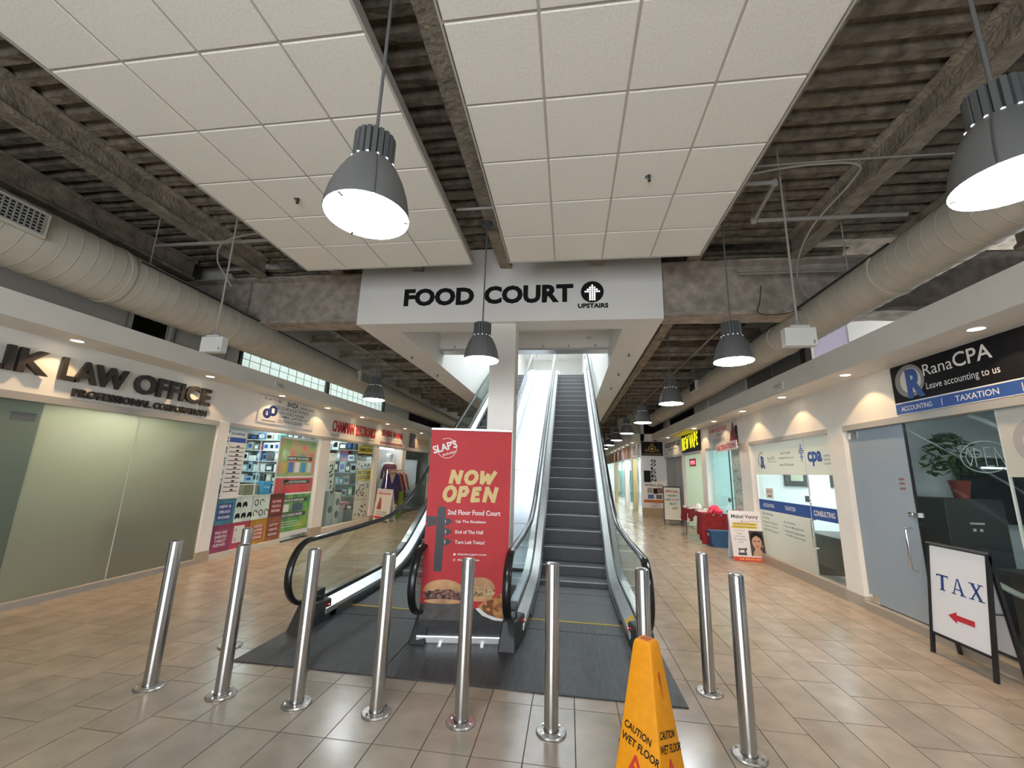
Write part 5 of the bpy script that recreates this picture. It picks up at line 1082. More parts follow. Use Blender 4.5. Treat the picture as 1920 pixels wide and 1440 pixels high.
# ================================================================= LEFT: clothing shop
e = empty('clothing_sign', (XL, 13.65, 2.5), 'red SHIRI NAINA letters on the white band', 'sign'); S = left_surf(0, 0)
mount_letters(S, 'SHIRI', 12.82, 2.64, .21, .78, mat('sign_red', (.42, .025, .035), .45), e, th=.012, bold=.04); mount_letters(S, 'NAINA', 13.70, 2.64, .21, .86, mat('sign_red', (.42, .025, .035), .45), e, th=.012, bold=.04)
mb = MB(); S.rect(mb, 12.75, 14.6, 2.37, 2.46, .002, .004); mb.build('pink_band', mat('pink_band', (.45, .20, .22), .5), e); TL(S, TRIM_GREY, e, 'SALE  SAREES  SUITS  JEWELLERY', 12.9, 2.52, .045, 1.4, .002)
e = empty('fluorescent_batten', (-6.35, 13.65, 2.28), 'bright white tube light inside the clothing shop front', 'tube light'); mb = MB(); mb.box(-6.42, -6.30, 12.8, 14.55, 2.30, 2.36); mb.build('batten', WHITE, e); mb = MB(); mb.cyl((-6.34, 12.85, 2.27), (-6.34, 14.5, 2.27), .03, n=10); mb.build('tube', emit_mat('tube_glow', (.95, .98, 1), 4.0), e)
def rings_body(mb_, c, rings, n=16):
    # rings: (z, rx, ry, dx)
    c = Vector(c); vs_ = []
    for (z, rx, ry, dx) in rings:
        for k in range(n): t = 2*math.pi*k/n; vs_.append(c + Vector((rx*math.cos(t) + dx, ry*math.sin(t), z)))
    mb_.add(vs_, [(i*n+k, i*n+(k+1) % n, (i+1)*n+(k+1) % n, (i+1)*n+k) for i in range(len(rings)-1) for k in range(n)] + [tuple(range(n))[::-1], tuple(range((len(rings)-1)*n, len(rings)*n))])
ZP = .32
def mannequin(x, y, dress_m, label):
    e_ = empty('mannequin', (x, y, ZP), label, 'mannequin', 'mannequins in the clothing shop')
    SW = lambda L_: [(q[0], q[2], q[1], 0) for q in L_]
    mb_ = MB(); rings_body(mb_, (x, y, ZP), SW([(.9, .12, .17, 0), (1.05, .10, .14, 0), (1.2, .12, .16, 0), (1.35, .12, .19, 0), (1.44, .08, .18, 0), (1.48, .05, .06, 0), (1.56, .05, .05, .01), (1.60, .075, .065, .02), (1.68, .095, .075, .02), (1.76, .085, .068, .01), (1.80, .03, .03, 0)])); mb_.build('body', mat('mannequin_white', (.72, .72, .70), .35), e_, smooth=True)
    mb_ = MB(); rings_body(mb_, (x, y, ZP), SW([(.08, .19, .30, 0), (.5, .17, .26, 0), (.9, .14, .20, 0), (1.06, .115, .16, 0), (1.2, .135, .18, 0), (1.36, .13, .21, 0), (1.43, .09, .19, 0), (1.45, .05, .10, 0)])); mb_.build('dress', dress_m, e_, smooth=True)
    for s_ in (-1, 1):
        mb_ = MB(); mb_.tube([(x+s_*.19, y, ZP+1.40), (x+s_*.25, y-.02, ZP+1.15), (x+s_*.24, y-.08, ZP+.92)], .042, n=8); mb_.build('arm', dress_m, e_, smooth=True)
    mb_ = MB(); mb_.cyl((x, y, ZP), (x, y, ZP+.03), .16, n=20); mb_.cyl((x, y, ZP+.03), (x, y, ZP+.1), .02, n=8); mb_.build('stand', CHROME, e_); return e_
mannequin(-6.82, 13.95, mat('dress_sage', (.52, .56, .42), .8, noise_amt=.2), 'mannequin in a pale sage dress at the left of the clothing shop')
mannequin(-6.50, 14.42, mat('dress_white', (.72, .74, .72), .8, noise_amt=.1), 'mannequin in a white dress in the middle of the clothing shop')
mannequin(-6.21, 14.02, mat('dress_maroon', (.10, .035, .05), .8, noise_amt=.4, noise_scale=30), 'mannequin in a dark beaded dress at the right of the clothing shop')
e = empty('display_platform', (-6.6, 14.2, 0), 'low white platform under the mannequins in the clothing shop', 'platform'); mb = MB(); mb.box(-7.2, -6.22, 13.7, 14.62, 0, .29); mb.build('platform_body', WHITE, e); mb = MB(); mb.box(-7.22, -6.1, 13.68, 14.63, .29, .32); mb.build('platform_top', OFFWHITE, e)
e = empty('garment_rack', (-5.85, 13.6, 0), 'chrome rail hung with clothes before the clothing shop', 'garment rack')
for y in (13.05, 14.4): 
    mb = MB(); mb.cyl((-5.85, y, 0.03), (-5.85, y, 1.55), .014, n=8); mb.build('upright', CHROME, e); mb = MB(); mb.box(-6.1, -5.6, y-.02, y+.02, 0, .03); mb.build('foot', CHROME, e)
mb = MB(); mb.cyl((-5.85, 13.0, 1.55), (-5.85, 14.45, 1.55), .014, n=8); mb.build('rail', CHROME, e)
def garment(x, y, m, label, rot, trim=None, ln=.95):
    e_ = empty('garment', (x, y, 1.5), label, 'garment', 'clothes on the rack'); a = rot; u_ = Vector((math.cos(a), math.sin(a), 0)); n_ = Vector((math.sin(a), -math.cos(a), 0)); S_ = Surf((x, y, 1.46), u_, (0, 0, 1), n_)
    mb_ = MB(); S_.poly(mb_, [(-.06, .02), (-.20, -.05), (-.34, -.55), (-.28, -.60), (-.19, -.32), (-.22, -ln), (.22, -ln), (.19, -.32), (.28, -.60), (.34, -.55), (.20, -.05), (.06, .02), (0, -.05)], -.03, .03); mb_.build('cloth', m, e_, bevel=.012)
    mb_ = MB(); S_.stroke(mb_, [(-.2, 0), (0, .06), (.2, 0)], .012, -.004); mb_.tube([S_.P(0, .06), S_.P(0, .11), S_.P(.03, .12)], .004, n=6); mb_.build('hanger', mat('hanger_wood', (.4, .3, .2), .5), e_)
    if trim: mb_ = MB(); S_.poly(mb_, [(-.10, .01), (-.02, -.32), (0, -.34), (.02, -.32), (.10, .01), (0, -.06)], .031, .034); mb_.build('embroidery', trim, e_)
    return e_
garment(-5.72, 13.2, mat('cloth_navy', (.018, .012, .09), .8), 'navy long-sleeved kurta with a gold neck on the clothes rack', math.radians(20), mat('gold_lace', (.32, .26, .20), .8), .85)
for k, (c, lab) in enumerate((((.18, .10, .05), 'brown garment on the clothes rack behind the navy kurta'), ((.30, .20, .12), 'tan garment hanging on the clothes rack'), ((.16, .02, .04), 'dark red garment hanging on the clothes rack'), ((.35, .33, .32), 'grey garment hanging on the clothes rack'), ((.25, .13, .06), 'rust garment at the far end of the clothes rack'))):
    garment(-5.85, 13.45+.19*k, mat('cloth_%d' % k, c, .85, noise_amt=.3, noise_scale=15), lab, math.radians(10+rnd.uniform(-12, 12)), None, 1.0)
e, bd, S, W_, LH = aframe('clothing_aframe', 'white A-frame sign reading SHIRI NAINA below the garment rack', (-5.98, 12.62), (-5.40, 12.40), .10, .3, .95, OFFWHITE, .06, OFFWHITE, .012)
mb = MB(); S.text(mb, 'SHIRI NAINA', W_/2, .80, .07, .52, .0055, align='C', bold=.03); S.rect(mb, .03, W_-.03, .09, .16, .005, .006); mb.build('lettering', RED, bd)
mb = MB(); S.poly(mb, [(.06, .36), (.26, .36), (.22, .62), (.19, .72), (.15, .72), (.12, .62)], .005, .006); mb.build('gown_print', mat('gown_print', (.35, .09, .07), .6), bd); mb = MB(); S.text(mb, 'STITCHING', W_/2, .26, .05, .42, .0055, align='C'); S.text(mb, 'ALTERATION', W_/2, .19, .05, .42, .0055, align='C'); mb.build('lettering', INK, bd)
e = empty('green_fabric_roll', (-5.6, 13.7, 0), 'upright roll of lime green fabric by the garment rack', 'fabric roll'); mb = MB(); mb.cyl((-5.6, 13.7, 0), (-5.6, 13.7, .85), .09, n=16); mb.build('cloth_roll', mat('lime_cloth', (.20, .30, .04), .9), e, smooth=True); mb = MB(); mb.cyl((-5.6, 13.7, .85), (-5.6, 13.7, .88), .025, n=10); mb.build('core', mat('cardboard', (.36, .27, .17), .8), e)
# ---- dim shop beyond
w5 = empty('window_5', (-6.08, 16.3, .1), kind='structure'); mb = MB(); mb.box(-6.085, -6.075, 14.95, 17.6, .1, 2.27); mb.build('pane', glass_mat('dim_glass', (.55, .58, .56)), w5)
e = empty('orange_shop_sign', (XL, 16.3, 2.4), 'sign with a dark picture and orange lettering past the clothing shop', 'sign'); S = left_surf(15.05, 2.4)
mb = MB(); S.rect(mb, 0, 2.5, 0, .55, .001, .015); pn = mb.build('panel', mat('sign_cream', (.62, .52, .40), .5), e); mb = MB(); S.rect(mb, .15, .75, 0, .55, .015, .02); mb.build('dark_picture', mat('dark_violet', (.06, .05, .07), .5), pn); mb = MB(); S.text(mb, 'COUTURE', .95, .18, .22, 1.35, .017, bold=.03); mb.build('lettering', mat('orange_ink', (.55, .20, .03), .5), pn)

# ================================================================= RIGHT: accounting lobby
S = right_surf(5.48, 2.43)
e = empty('accounting_sign', (XR, 4.4, 2.43), 'black and blue RanaCPA accounting sign above the right glass', 'sign')
mb = MB(); S.rect(mb, 0, 3.3, .135, .575, .001, .022); pn = mb.build('panel', mat('sign_black', (.008, .008, .010), .5, spec=.15), e)
mb = MB(); S.rect(mb, 0, 3.3, 0, .122, .001, .022); mb.build('blue_band', BLUE, pn); mb = MB(); S.rect(mb, 0, 3.3, .122, .135, .001, .023); S.rect(mb, 0, 3.3, -.006, .0, .001, .023); mb.build('white_line', WHITE, pn)
mb = MB(); S.ell(mb, .255, .365, .205, .19, .022, .024, 40); mb.build('logo_ring', mat('logo_grey', (.24, .24, .24), .5), pn); mb = MB(); S.ell(mb, .275, .365, .145, .145, .0245, .026, 36); mb.build('logo_disc', mat('logo_pale', (.62, .62, .60), .5), pn)
mb = MB(); S.text(mb, 'R', .215, .16, .34, .235, .027, bold=.05); mb.build('logo_letter', BLUE, pn)
TL(S, WHITE, pn, 'Rana', .46, .375, .125, .36, .024, bold=0.0); TL(S, WHITE, pn, 'CPA', .83, .375, .15, .40, .024, bold=.012); TL(S, WHITE, pn, 'Leave accounting to us', .47, .20, .095, .80, .024, bold=0.0)
TL(S, WHITE, pn, 'ACCOUNTING', .08, .032, .055, .42, .0235, bold=.01); TL(S, WHITE, pn, '|', .62, .02, .075, None, .0235); TL(S, WHITE, pn, 'TAXATION', .78, .032, .06, .44, .0235, bold=.01); TL(S, WHITE, pn, '|', 1.42, .02, .075, None, .0235); TL(S, WHITE, pn, 'CONSULTING', 1.6, .032, .06, .5, .0235, bold=.01)

d1 = empty('door_1', (3.95, 6.0, .1), kind='structure')
GREYFILM = film_mat('grey_blue_film', (.55, .64, .72), .5, .04, .08)
mb = MB(); mb.box(3.945, 3.957, 5.49, 6.50, .115, 2.33); mb.build('frosted_leaf', GREYFILM, d1)
mb = MB(); mb.tube([(3.945, 5.60, 1.13), (3.885, 5.60, 1.13), (3.875, 5.60, 1.10), (3.875, 5.60, .69), (3.885, 5.60, .66), (3.945, 5.60, .66)], .012, n=10); mb.build('handle', CHROME, d1, smooth=True)
for (y0_, z0_, z1_) in ((6.40, 2.22, 2.31), (6.40, .105, .20)): mb = MB(); mb.box(3.935, 3.967, y0_-.1, 6.50, z0_, z1_); mb.build('patch_hinge', CHROME, d1)
mb = MB(); mb.cyl((3.93, 5.52, 1.29), (3.93, 5.58, 1.29), .02, n=12); mb.box(3.915, 3.96, 5.44, 5.58, 1.26, 1.31); mb.build('lock', CHROME, d1)
mb = MB(); 
for q, z in enumerate((1.62, 1.67, 1.56)): mb.box(3.942, 3.9445, 5.60, 5.68, z, z+.025)
mb.build('door_sticker', mat('sticker_dull', (.25, .12, .11), .5), d1)
w6 = empty('window_6', (3.95, 4.0, .1), kind='structure')
mb = MB(); mb.box(3.945, 3.957, 4.39, 5.475, .105, 2.33); mb.build('pane', GLASS, w6); mb = MB(); mb.box(3.945, 3.957, Y0, 4.38, .105, 2.33); mb.build('pane', GLASS, w6)
mb = MB(); mb.box(3.941, 3.961, 4.378, 4.392, .105, 2.33); mb.build('glass_joint', mat('joint_pale', (.6, .64, .62), .2), w6); mb = MB(); mb.box(3.939, 3.963, 5.474, 5.49, .105, 2.33); mb.build('glass_joint', BLACK, w6)
FILMW = film_mat('white_print_film', (.80, .78, .72), .5, 0.0, .05)
S = Surf((3.944, 4.38, 0), (0, -1, 0), (0, 0, 1), (-1, 0, 0))
e = empty('window_film', (3.94, 3.5, .7), 'white film with a grey ring and blue band on the far right glass', 'window film')
mb = MB(); S.rect(mb, .0, 6, 1.72, 2.33, 0, .002); mb.build('upper_film', FILMW, e); mb = MB(); S.rect(mb, .0, 6, .12, .85, 0, .002); mb.build('lower_film', FILMW, e); mb = MB(); S.rect(mb, .0, 6, .85, 1.08, 0, .002); mb.build('blue_band', BLUE, e); mb = MB(); S.ring(mb, .34, 2.02, .24, .22, .08, .003, 36); mb.build('grey_ring', mat('logo_grey2', (.36, .36, .35), .5), e)
# neon OPEN sign hanging inside
e = empty('open_sign', (4.12, 4.78, 1.75), 'unlit oval neon OPEN sign inside the right glass', 'sign'); S = Surf((4.12, 4.78, 1.92), (0, -1, 0), (0, 0, 1), (-1, 0, 0)); mb = MB(); S.ring(mb, 0, 0, .26, .16, .010, 0, 40); mb.build('oval_tube', mat('neon_off', (.55, .60, .58), .3), e)
mb = MB()
for q, gl in enumerate(([[(0, .1), (.04, 0), (.08, .1), (.04, .2), (0, .1)]], [[(0, 0), (0, .2), (.07, .16), (.07, .11), (0, .09)]], [[(.07, 0), (0, 0), (0, .2), (.07, .2)], [(0, .1), (.06, .1)]], [[(0, 0), (0, .2), (.08, 0), (.08, .2)]])):
    for st in gl: S.stroke(mb, [(-.20 + .105*q + x, -.09 + y*.9) for x, y in st], .009, 0)
mb.build('letter_tube', mat('neon_off', (.55, .60, .58), .3), e)
# lobby contents
e = empty('dark_cabinet', (4.8, 6.1, 0), 'dark grey cabinet behind the right glass', 'cabinet'); mb = MB(); mb.box(4.52, 5.15, 5.85, 6.35, 0, 1.47); bd_ = mb.build('cabinet_body', mat('cabinet_charcoal', (.045, .048, .05), .5), e, bevel=.01)
mb = MB(); mb.box(4.75, 4.90, 5.843, 5.851, 1.18, 1.20); mb.box(4.77, 4.80, 5.843, 5.851, 1.1, 1.13); mb.box(4.84, 4.87, 5.843, 5.851, 1.1, 1.13); mb.build('cabinet_label', OFFWHITE, bd_)
e = empty('potted_plant', (4.9, 6.1, 1.47), 'leafy plant in a red pot on the dark cabinet', 'plant'); mb = MB(); mb.lathe([(.07, 0), (.10, .2), (.105, .22)], (4.92, 6.1, 1.47), n=20, capb=True, capt=True); mb.build('pot', mat('red_pot', (.32, .06, .05), .6), e, smooth=True)
mb = MB()
for k in range(260):
    a, b = rnd.uniform(0, 6.28), rnd.uniform(-.55, 1.4); r = rnd.uniform(.1, .33); c = Vector((4.82 + r*math.cos(a)*math.cos(b)*.9, 6.05 + r*math.sin(a)*math.cos(b)*.8, 1.93 + .34*math.sin(b))); d_ = Vector((rnd.uniform(-1, 1), rnd.uniform(-1, 1), rnd.uniform(-.6, .6))).normalized()*.06; s_ = d_.orthogonal().normalized()*.02; mb.add([c-d_, c+s_, c+d_, c-s_], [(0, 1, 2, 3)])
lv_ = mb.build('foliage', mat('leaf_green', (.06, .11, .03), .5, noise_amt=.5, noise_scale=20), e); lv_['kind'] = 'stuff'
mb = MB()
for k in range(6): mb.tube([(4.92, 6.1, 1.65), (4.86+rnd.uniform(-.1, .1), 6.08+rnd.uniform(-.12, .12), 1.95)], .005, n=5)
mb.build('stems', mat('stem_green', (.08, .10, .04), .6), e)
e = empty('reception_desk', (5.0, 5.0, 0), 'dark reception desk with a pale curved front behind the right glass', 'desk'); mb = MB(); mb.box(4.6, 5.6, 4.2, 5.5, .70, .76); mb.build('desk_top', mat('desk_dark', (.05, .045, .04), .4), e); mb = MB(); mb.box(4.7, 5.55, 4.25, 5.45, 0, .70); mb.build('desk_body', mat('desk_brown', (.12, .08, .06), .5), e)
mb = MB(); mb.tube([(4.58, 5.5, .62), (4.54, 5.2, .56), (4.56, 4.7, .5), (4.6, 4.2, .48)], .03, n=8); mb.build('pale_edge', OFFWHITE, e)
product(4.9, 5.1, .76, .3, .22, .07, 'wood coloured tray on the reception desk', 'x', 11)['group'] = 'things on the reception desk'
e = empty('office_chair', (4.45, 5.75, 0), 'beige folding chair seen dimly through the frosted door', 'chair'); CM = mat('chair_beige', (.42, .40, .34), .6)
mb = MB(); mb.box(4.25, 4.6, 5.55, 5.95, .42, .46); mb.build('seat', CM, e, bevel=.01); mb = MB(); mb.box(4.58, 4.62, 5.55, 5.95, .6, .9); mb.build('backrest', CM, e, bevel=.01)
for (x, y) in ((4.27, 5.57), (4.27, 5.93), (4.6, 5.57), (4.6, 5.93)): mb = MB(); mb.cyl((x, y, 0), (x, y, .42 if x < 4.4 else .9), .013, n=8); mb.build('leg', STEEL, e)
e = empty('dark_backdrop', (6.2, 6.45, 1.15), 'black backdrop with a glowing blue strip deep in the lobby', 'screen'); mb = MB(); mb.box(5.25, 7.2, 6.45, 6.5, 1.15, 2.0); mb.build('screen', BLACK, e); mb = MB(); mb.box(5.5, 6.8, 6.43, 6.45, 1.86, 1.88); mb.box(6.2, 6.22, 6.43, 6.45, 1.2, 1.88); mb.build('light_strip', emit_mat('blue_strip', (.6, .95, 1), 2.5), e)  # dark backdrop set behind the cabinet, with a glowing strip

# ================================================================= RIGHT: accounting office window
w7 = empty('window_7', (3.95, 8.6, .16), kind='structure'); mb = MB(); mb.box(3.947, 3.957, 7.66, 9.66, .16, 2.33); mb.build('pane', GLASS, w7)
d2 = empty('door_2', (3.95, 7.25, .1), kind='structure'); mb = MB(); mb.box(3.947, 3.957, 6.87, 7.645, .16, 2.33); mb.build('leaf', GLASS, d2)
mb = MB(); mb.tube([(3.945, 7.55, 1.02), (3.885, 7.55, 1.02), (3.875, 7.55, 1.0), (3.875, 7.55, .60), (3.885, 7.55, .58), (3.945, 7.55, .58)], .012, n=10); mb.build('handle', CHROME, d2, smooth=True); mb = MB(); mb.cyl((3.93, 7.6, 1.33), (3.90, 7.6, 1.33), .03, n=12); mb.box(3.91, 3.95, 7.58, 7.72, 1.28, 1.38); mb.build('lock', CHROME, d2)
mb = MB(); mb.box(3.943, 3.961, 7.645, 7.66, .16, 2.33); mb.build('glass_joint', mat('joint_pale', (.6, .64, .62), .2), w7); mb = MB(); mb.box(3.94, 3.97, 9.55, 9.68, .16, 2.33); mb.build('white_stile', WHITE, w7)
S = Surf((3.946, 9.55, 0), (0, -1, 0), (0, 0, 1), (-1, 0, 0))
e = empty('office_window_film', (3.94, 8.6, .2), 'white and blue printed film over the consulting office glass', 'window film')
mb = MB(); S.rect(mb, 0, 2.66, 1.72, 2.33, 0, .002); f1 = mb.build('upper_film', FILMW, e); mb = MB(); S.rect(mb, 0, 1.88, .16, 1.02, 0, .002); f2 = mb.build('lower_film', FILMW, e); mb = MB(); S.rect(mb, 0, 2.66, 1.02, 1.225, 0, .002); f3 = mb.build('blue_band', BLUE, e)
mb = MB(); S.ring(mb, .30, 2.02, .17, .16, .045, .003, 30, 60, 300); mb.build('logo_ring', mat('logo_grey3', (.4, .38, .34), .5), f1)
TL(S, BLUE, f1, 'R', .25, 1.84, .25, .19, .004, bold=.05); TL(S, BLUE, f1, 'cpa', 1.98, 1.86, .24, .40, .004, bold=.04); mb = MB()
for q in range(9): wq = [.03, .05, .10, .07, .13, .16, .10, .06, .03][q]; S.rect(mb, 1.80-wq/2*1, 1.80+wq/2, 1.94+.035*q, 1.96+.035*q, .0025, .0035)
mb.build('tree_logo', BLUE, f1)['kind'] = 'stuff'
PDG = mat('print_dark_grey', (.12, .12, .12), .5); mb = MB(); TL(S, PDG, f1, 'RanaCPA', .55, 2.0, .07, .30, .003, bold=0.0); S.rect(mb, .55, .90, 1.96, 1.968, .002, .003); TL(S, PDG, f1, '905.671.2200', 1.08, 2.09, .045, .36, .003); TL(S, PDG, f1, 'office@CPArana.com', 1.0, 2.0, .045, .54, .003); TL(S, PDG, f1, 'www.CPArana.com', 1.02, 1.88, .045, .50, .003)
for q, t in enumerate(('CHARTERED', 'PROFESSIONAL', 'ACCOUNTANTS')): TL(S, PDG, f1, t, 2.42, 2.0-.06*q, .03, .24, .003)
mb.build('underline', PDG, f1)
TL(S, WHITE, f3, 'ACCOUNTING', .18, 1.085, .07, .46, .003, bold=.02); TL(S, WHITE, f3, 'TAXATION', 1.05, 1.085, .075, .36, .003, bold=.02); TL(S, WHITE, f3, 'CONSULTING', 1.97, 1.08, .085, .56, .003, bold=.02)
mb = MB(); S.text(mb, 'Our Services', .10, .93, .05, .45, .003, bold=.012); mb.build('heading', NAVY, f2)
for q, t in enumerate(('Accounting', 'Personal Tax Returns', 'Corporate Tax Returns', 'GST/HST Returns')): TL(S, PDG, f2, '• ' + t, .08, .845-.075*q, .045, .30 if q == 0 else .62, .003)
for q, t in enumerate(('Bookkeeping', 'Payroll Management', 'Financial Statements', 'WSIB Reporting')): TL(S, PDG, f2, '• ' + t, .93, .845-.075*q, .045, .42 if q == 0 else .70, .003)
# office contents
e = empty('office_desk', (4.6, 7.6, 0), 'dark wood desk seen through the glass office door', 'desk'); mb = MB(); mb.box(4.25, 4.95, 6.95, 8.6, .70, .74); mb.build('desk_top', mat('desk_dark', (.05, .045, .04), .4), e, bevel=.004); mb = MB(); mb.box(4.3, 4.33, 7.0, 8.55, .22, .70); mb.build('modesty_panel', mat('desk_walnut', (.07, .05, .042), .5), e)
for y in (7.0, 8.5): mb = MB(); mb.box(4.3, 4.9, y, y+.04, 0, .70); mb.build('desk_side', mat('desk_walnut', (.07, .05, .042), .5), e)
e = empty('desk_monitor', (4.6, 7.75, .74), 'black monitor on the office desk', 'monitor'); mb = MB(); mb.box(4.55, 4.59, 7.45, 7.98, .86, 1.2); mb.build('screen', BLACK, e, bevel=.006); mb = MB(); mb.box(4.56, 4.62, 7.68, 7.76, .74, .9); mb.box(4.5, 4.7, 7.6, 7.84, .74, .752); mb.build('stand', BLACK, e)
e = empty('task_chair', (5.3, 7.3, 0), 'black office chair behind the office desk', 'chair'); mb = MB(); mb.box(5.05, 5.5, 7.05, 7.5, .45, .52); mb.build('seat', BLACK, e, bevel=.02, seg=2); mb = MB(); mb.box(5.46, 5.54, 7.05, 7.5, .6, 1.15); mb.build('backrest', BLACK, e, bevel=.02, seg=2); mb = MB(); mb.cyl((5.28, 7.28, .06), (5.28, 7.28, .45), .03, n=10); mb.build('post', BLACK, e)
for k in range(5): a = k*1.2566; mb = MB(); mb.tube([(5.28, 7.28, .1), (5.28+.28*math.cos(a), 7.28+.28*math.sin(a), .06)], .02, n=6); mb.cyl((5.28+.28*math.cos(a), 7.28+.28*math.sin(a)-.015, .03), (5.28+.28*math.cos(a), 7.28+.28*math.sin(a)+.015, .03), .03, n=10); mb.build('caster_leg', BLACK, e)
for (xa, xb, lab) in ((4.56, 5.02, 'dark framed certificate on the left of the office far wall'), (5.45, 5.95, 'dark framed certificate on the right of the office far wall')):
    e = empty('framed_certificate', ((xa+xb)/2, 9.70, 1.50), lab, 'picture'); mb = MB(); mb.box(xa, xb, 9.69, 9.725, 1.50, 1.96); mb.build('frame', mat('frame_dark', (.05, .055, .05), .4), e)
    mb = MB(); mb.box(xa+.11, xb-.11, 9.684, 9.691, 1.61, 1.85); mb.build('paper', mat('cert_paper', (.45, .48, .36), .5), e)
e = empty('desk_sign', (4.4, 7.35, 1.4), 'small dark name plate hanging in the office', 'sign'); mb = MB(); mb.box(4.38, 4.4, 7.05, 7.45, 1.28, 1.40); mb.build('plate', mat('plate_dark', (.04, .05, .07), .4), e)
S = Surf((4.379, 7.45, 1.28), (0, -1, 0), (0, 0, 1), (-1, 0, 0)); mb = MB(); S.text(mb, 'Number One', .05, .04, .04, .3, .001); mb.build('lettering', WHITE, e)
e = empty('paper_notice', (3.96, 9.05, 1.25), 'small white paper notice stuck inside the office glass', 'notice'); S = Surf((3.962, 9.2, 1.26), (0, -1, 0), (0, 0, 1), (-1, 0, 0)); mb = MB(); S.rect(mb, 0, .3, 0, .2, .016, .018); mb.build('sheet', OFFWHITE, e); mb = MB(); S.text(mb, 'BACK IN 10', .04, .11, .05, .22, .019); S.rect(mb, .08, .22, .03, .06, .018, .019); mb.build('lettering', mat('print_brown', (.25, .10, .07), .5), e)

# ================================================================= RIGHT: board sign, table, bin
e = empty('board_sign', (3.65, 9.48, 0), 'white Mabel Vanny board sign leaning by the office window', 'sign')
S = Surf((3.33, 9.46, 0), (.999, -.04, 0), Vector((0, .16, 1)).normalized(), Vector((-.04, -.98, .16)).normalized()); mb = MB(); S.rect(mb, 0, .63, 0, .97, -.006, .006); bd = mb.build('board', mat('board_white', (.74, .74, .77), .4), e)
mb = MB(); mb.hexa([(3.36, 9.85, 0), (3.93, 9.85, 0), (3.93, 9.87, 0), (3.36, 9.87, 0)], [(3.36, 9.61, .94), (3.93, 9.60, .94), (3.93, 9.625, .94), (3.36, 9.635, .94)]); mb.build('rear_board', mat('board_white', (.74, .74, .77), .4), e)
mb = MB(); S.text(mb, 'Mabel Vanny', .05, .80, .10, .52, .0065, bold=.02); mb.build('lettering', mat('board_ink', (.06, .06, .07), .5), bd)
mb = MB(); S.stroke(mb, [(.22, .755), (.25, .785), (.24, .745), (.3, .77), (.34, .75), (.42, .775), (.58, .765)], .008, .0065); mb.build('script', mat('script_pink', (.5, .12, .30), .5), bd)
mb = MB(); S.poly(mb, [(.06, .685), (.50, .685), (.545, .71), (.50, .735), (.06, .735)], .006, .007); S.poly(mb, [(.04, .625), (.50, .625), (.535, .65), (.50, .675), (.04, .675)], .006, .007); mb.build('yellow_band', mat('board_yellow', (.62, .48, .04), .5), bd)
mb = MB(); S.text(mb, 'Professional & Experience', .08, .70, .025, .40, .0075); S.text(mb, 'Stitching & Alteration', .10, .64, .025, .36, .0075)
for q, t in enumerate(('Party & Casual', 'Wear', 'Latest Designs', 'of Clothes &', 'Jewelry')): S.text(mb, t, .17, .56-.055*q, .032, None, .0065, align='C', bold=0.0)
S.rect(mb, .10, .26, .105, .155, .006, .007); S.rect(mb, .22, .25, .155, .235, .006, .007); S.rect(mb, .11, .25, .205, .235, .006, .007); S.rect(mb, .115, .135, .165, .205, .006, .007); S.ell(mb, .255, .225, .018, .025, .006, .007, 12); mb.build('print', mat('board_ink2', (.08, .08, .11), .5), bd)
mb = MB(); S.rect(mb, .0, .63, .0, .075, .006, .007); mb.build('red_band', mat('board_red', (.60, .05, .03), .5), bd); mb = MB(); S.text(mb, 'Call: 647-637-0373', .315, .02, .035, .42, .0075, align='C', bold=.02); mb.build('phone_number', mat('phone_ink', (.85, .55, .20), .5), bd)
# portrait print
mb = MB(); S.rect(mb, .345, .62, .10, .585, .006, .0068); mb.build('portrait_back', mat('portrait_dark', (.06, .045, .04), .5), bd); SK = mat('portrait_skin', (.52, .32, .22), .5); mb = MB(); S.ell(mb, .475, .36, .088, .13, .0069, .0074, 28); S.poly(mb, [(.43, .25), (.52, .25), (.60, .10), (.37, .10)], .0069, .0073); mb.build('portrait_face', SK, bd)
mb = MB(); S.ell(mb, .44, .385, .022, .010, .0075, .0079, 14); S.ell(mb, .515, .385, .022, .010, .0075, .0079, 14); S.poly(mb, [(.36, .36), (.38, .52), (.47, .575), (.58, .53), (.60, .36), (.565, .44), (.475, .49), (.39, .44)], .0075, .0079); mb.build('portrait_hair', INK, bd)
mb = MB(); S.ell(mb, .475, .285, .026, .012, .0075, .0079, 14); mb.build('portrait_lips', mat('lips', (.40, .07, .06), .5), bd); mb = MB()
for q in range(9): S.ell(mb, .40+.02*q, .17-.05*math.sin(q/8*3.14), .008, .008, .0075, .0082, 8)
S.ell(mb, .475, .47, .012, .012, .008, .0084, 10); S.ell(mb, .575, .29, .012, .022, .008, .0084, 10); mb.build('portrait_jewels', mat('gold_print', (.55, .36, .12), .4), bd)
e = empty('cloth_table', (3.9, 12.2, 0), 'table under a dark red cloth outside the alteration shop', 'table'); TX0, TX1, TY0, TY1 = 3.30, 3.86, 11.2, 13.2
mb = MB(); mb.box(TX0+.02, TX1, TY0, TY1, .71, .74); mb.build('tabletop', mat('table_grey', (.4, .4, .4), .5), e)
for (x, y) in ((TX0+.08, TY0+.1), (TX0+.08, TY1-.1), (TX1-.08, TY0+.1), (TX1-.08, TY1-.1)): mb = MB(); mb.cyl((x, y, 0), (x, y, .71), .012, n=8); mb.build('leg', BLACK, e)
for y in (TY0+.1, TY1-.1): mb = MB(); mb.cyl((TX0+.08, y, .22), (TX1-.08, y, .22), .008, n=6); mb.build('brace', BLACK, e)
cl = empty('table_cloth', (3.58, 12.2, .745), 'dark red cloth draped over the table outside the alteration shop', 'tablecloth'); CR = mat('cloth_dark_red', (.26, .012, .018), .8, noise_amt=.25, noise_scale=8)
